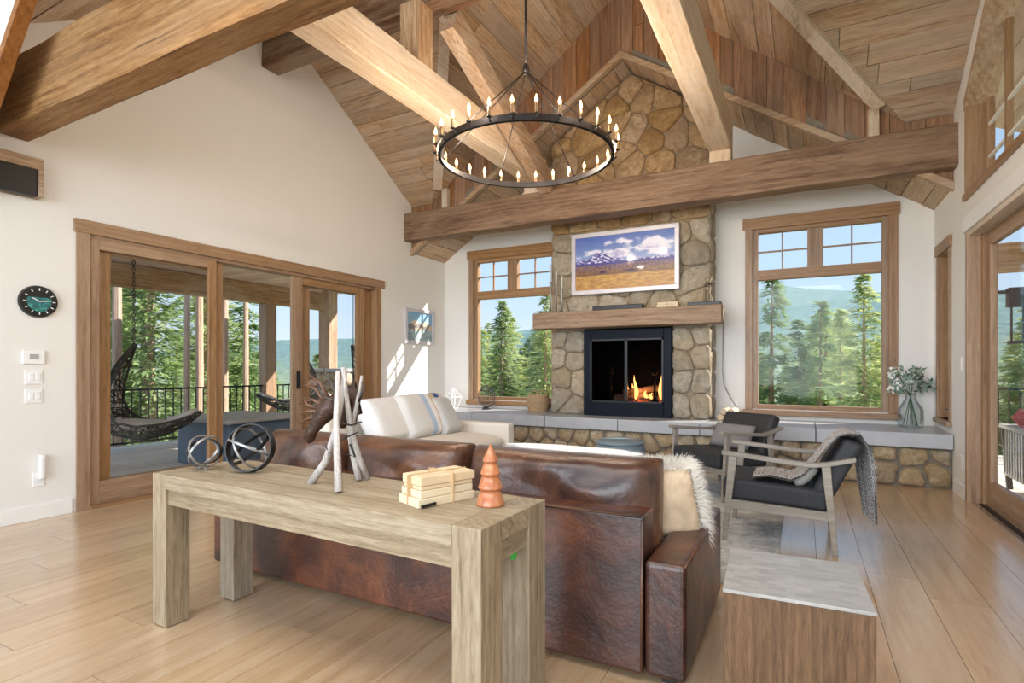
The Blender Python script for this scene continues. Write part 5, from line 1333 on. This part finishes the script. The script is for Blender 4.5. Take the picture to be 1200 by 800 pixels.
# ================================================================== TERRAIN AND TREES
def terr(x, y):
    z = -1.6
    if y > 9: z -= min(1, (y - 9) / 16) * 6.5
    if y > 60: z -= 6 * min(1, (y - 60) / 80)
    far = max(0, min(1, (y - 160) / 620)); far = far * far * (3 - 2 * far)
    z += far * (70 + 20 * math.exp(-((x + 60) / 160.) ** 2) + 10 * fbm(x * .006, y * .006, 1) + 22 * max(0, min(1, (x + 330) / 300)))
    if x < -11: z -= min(1, (-x - 11) / 60) * 2.5
    return z + (.3 * fbm(x * .1, y * .1) if y < 100 else 2.5 * fbm(x * .05, y * .05, 4))
xs2 = [-900 + 1800 * i / 150 for i in range(151)]; xs2 = [math.copysign(abs(a / 900) ** 1.6 * 900, a) for a in xs2]
ys2 = [-30 + 930 * (j / 150) ** 1.7 for j in range(151)]
tv = [(a, c, terr(a, c)) for c in ys2 for a in xs2]
tb_ = MB(); tb_.add(tv, [(j * 151 + i, j * 151 + i + 1, (j + 1) * 151 + i + 1, (j + 1) * 151 + i) for j in range(150) for i in range(150)])
tz = min(v[2] for v in tv)
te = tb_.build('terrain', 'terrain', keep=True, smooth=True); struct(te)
def tree_proto(h, R, bare, seed, dens, droop, nm):
    r = random.Random(seed)
    t = bpy.data.objects.new(nm, None)
    tk = MB().tube([(0, 0, -.4), (.02, 0, h * .3), (0, .03, h * .65), (0, 0, h)], [h * .016, h * .013, h * .008, .004], 8)
    fo = MB(); n = int(h * dens)
    for i in range(n):
        t_ = bare + (1 - bare) * (i + r.random()) / n; z = h * t_
        L0 = R * ((1 - t_) / (1 - bare)) ** .75 + .12
        for k_ in range(5 + int(3 * (1 - t_))):
            a = r.uniform(0, 2 * pi); L = L0 * r.uniform(.55, 1.1); d = Vector((cos(a), sin(a), 0)); side = Vector((-sin(a), cos(a), 0))
            ns = max(3, int(L / .17))
            for s_ in range(ns):
                f = (s_ + .6) / ns; c = d * L * f + Vector((0, 0, z - droop * L * f * f + .12 * L * f))
                w = (.34 * L0 * (1.08 - f) + .08)
                for _q in range(4):
                    o_ = side * r.uniform(-1, 1) * w; p = c + o_ + Vector((0, 0, r.uniform(-.09, .07)))
                    dd = (d + side * (o_.dot(side) * 1.1) + Vector((0, 0, r.uniform(-.5, .25)))).normalized(); sd = dd.cross(Vector((r.uniform(-.6, .6), r.uniform(-.6, .6), 1))).normalized()
                    ln_ = r.uniform(.16, .32); ww = r.uniform(.03, .06)
                    fo.add([p - dd * ln_ * .3, p + sd * ww, p + dd * ln_, p - sd * ww], [(0, 1, 2, 3)])
    return tk, fo
PROT = []
def mkproto(nm, h, R, bare, seed, dens, droop, mat):
    tk, fo = tree_proto(h, R, bare, seed, dens, droop, nm)
    res = []
    for b_, name, m_ in ((tk, 'trunk', 'bark'), (fo, 'foliage', mat)):
        me = bpy.data.meshes.new(nm + '_' + name); me.from_pydata([tuple(v) for v in b_.v], [], b_.f); me.materials.append(M[m_])
        res.append((name, me))
    return res
protos = {'spruce': [mkproto('spruce', 10, 1.9, .04, s, 5.0, .45, 'spruce') for s in (1, 2, 3)],
          'pine': [mkproto('pine', 12, 2.2, .30, s, 4.2, .15, 'pine') for s in (4, 5, 6)],
          'tallpine': [mkproto('tallpine', 15, 1.9, .42, s, 3.0, .5, 'pine') for s in (7, 8)]}
def plant(kind, i, x, y, s, label, group=None, sxy=1, base=None):
    t = bpy.data.objects.new(kind + '_tree' if kind != 'tallpine' else 'pine_tree', None); COL.objects.link(t)
    t.location = (x, y, terr(x, y) if base is None else base); t.scale = (s * sxy, s * sxy, s); t.rotation_euler = (0, 0, (x * 7 + y * 3) % 6.28)
    tag(t, label, 'tree', group)
    for nm, me in protos[kind][i % len(protos[kind])]:
        o = bpy.data.objects.new(nm, me); COL.objects.link(o); o.parent = t
def at(u, Y):  # x for a picture column at depth plane Y
    return pix(u, 400, Y).x
def htop(u, v, Y, x): return pix(u, v, Y).z - terr(x, Y)
specs = [('spruce', 0, 588, 352, 26, 'tall pointed spruce in the middle of the left back window'), ('spruce', 1, 556, 380, 24, 'spruce at the left edge of the left back window'),
         ('pine', 0, 640, 345, 20, 'tree partly behind the mantel end in left back window'), ('spruce', 2, 905, 318, 24, 'tall spruce at the left side of the right back window'),
         ('spruce', 1, 938, 372, 26, 'narrow dark spruce just left of the middle of the right back window'), ('spruce', 0, 962, 352, 22, 'bright spruce in the middle of the right back window'),
         ('pine', 1, 1012, 320, 19, 'tall loose pine at the right side of the right back window'), ('pine', 2, 985, 362, 25, 'lower pine right of the middle of the right back window')]
for kd, i, u, v, Y, l in specs:
    x = at(u, Y); H = htop(u, v, Y, x); base_h = {'spruce': 10, 'pine': 12}[kd]
    plant(kd, i, x, Y, H / base_h, l, sxy=.95)
rt = random.Random(77)
# mid-distance forest behind the back windows
for k_ in range(96):
    Y = rt.uniform(26, 60); u = rt.choice([rt.uniform(520, 680), rt.uniform(860, 1070)]); x = at(u, Y)
    v = rt.uniform(380, 420); H = max(5, htop(u, v, Y, x)); plant('spruce' if rt.random() < .6 else 'pine', k_, x, Y, H / 11, 'conifer in the forest beyond the back windows', 'forest beyond the back windows')
# left forest behind the porch
def atx(u, X):
    q = pix(u, 400, 10); return 10 * X / q.x
for u, X, w_, l in ((137, -11.4, .40, 'thick pink-barked pine trunk behind the left glass panel'), (219, -11.8, .30, 'straight pine trunk near right edge of the left glass panel'), (234, -12.6, .42, 'second straight pine trunk at the right edge of the left glass panel'), (263, -11.2, .34, 'pink-barked pine trunk at the left edge of the open door gap'), (288, -14.5, .4, 'slim dark pine trunk in the open door gap'), (170, -17, .6, 'pine trunk farther back behind the hanging chair chain')):
    plant('tallpine', int(u), X, atx(u, X), 1.0, l, sxy=w_)
for k_ in range(50):
    a = rt.uniform(95, 440); X = -rt.uniform(15, 40); Y = atx(a, X)
    plant(rt.choice(['spruce', 'pine', 'tallpine', 'spruce']), k_, X, Y, rt.uniform(.55, .95), 'conifer in the forest beyond the left porch', 'forest beyond the left porch', sxy=1.15)
# right side
for k_ in range(26):
    x = rt.uniform(7, 22); Y = rt.uniform(9, 34)
    plant(rt.choice(['spruce', 'pine']), k_, x, Y, rt.uniform(.75, 1.1), 'conifer beyond the deck at the right', 'forest beyond the right deck')
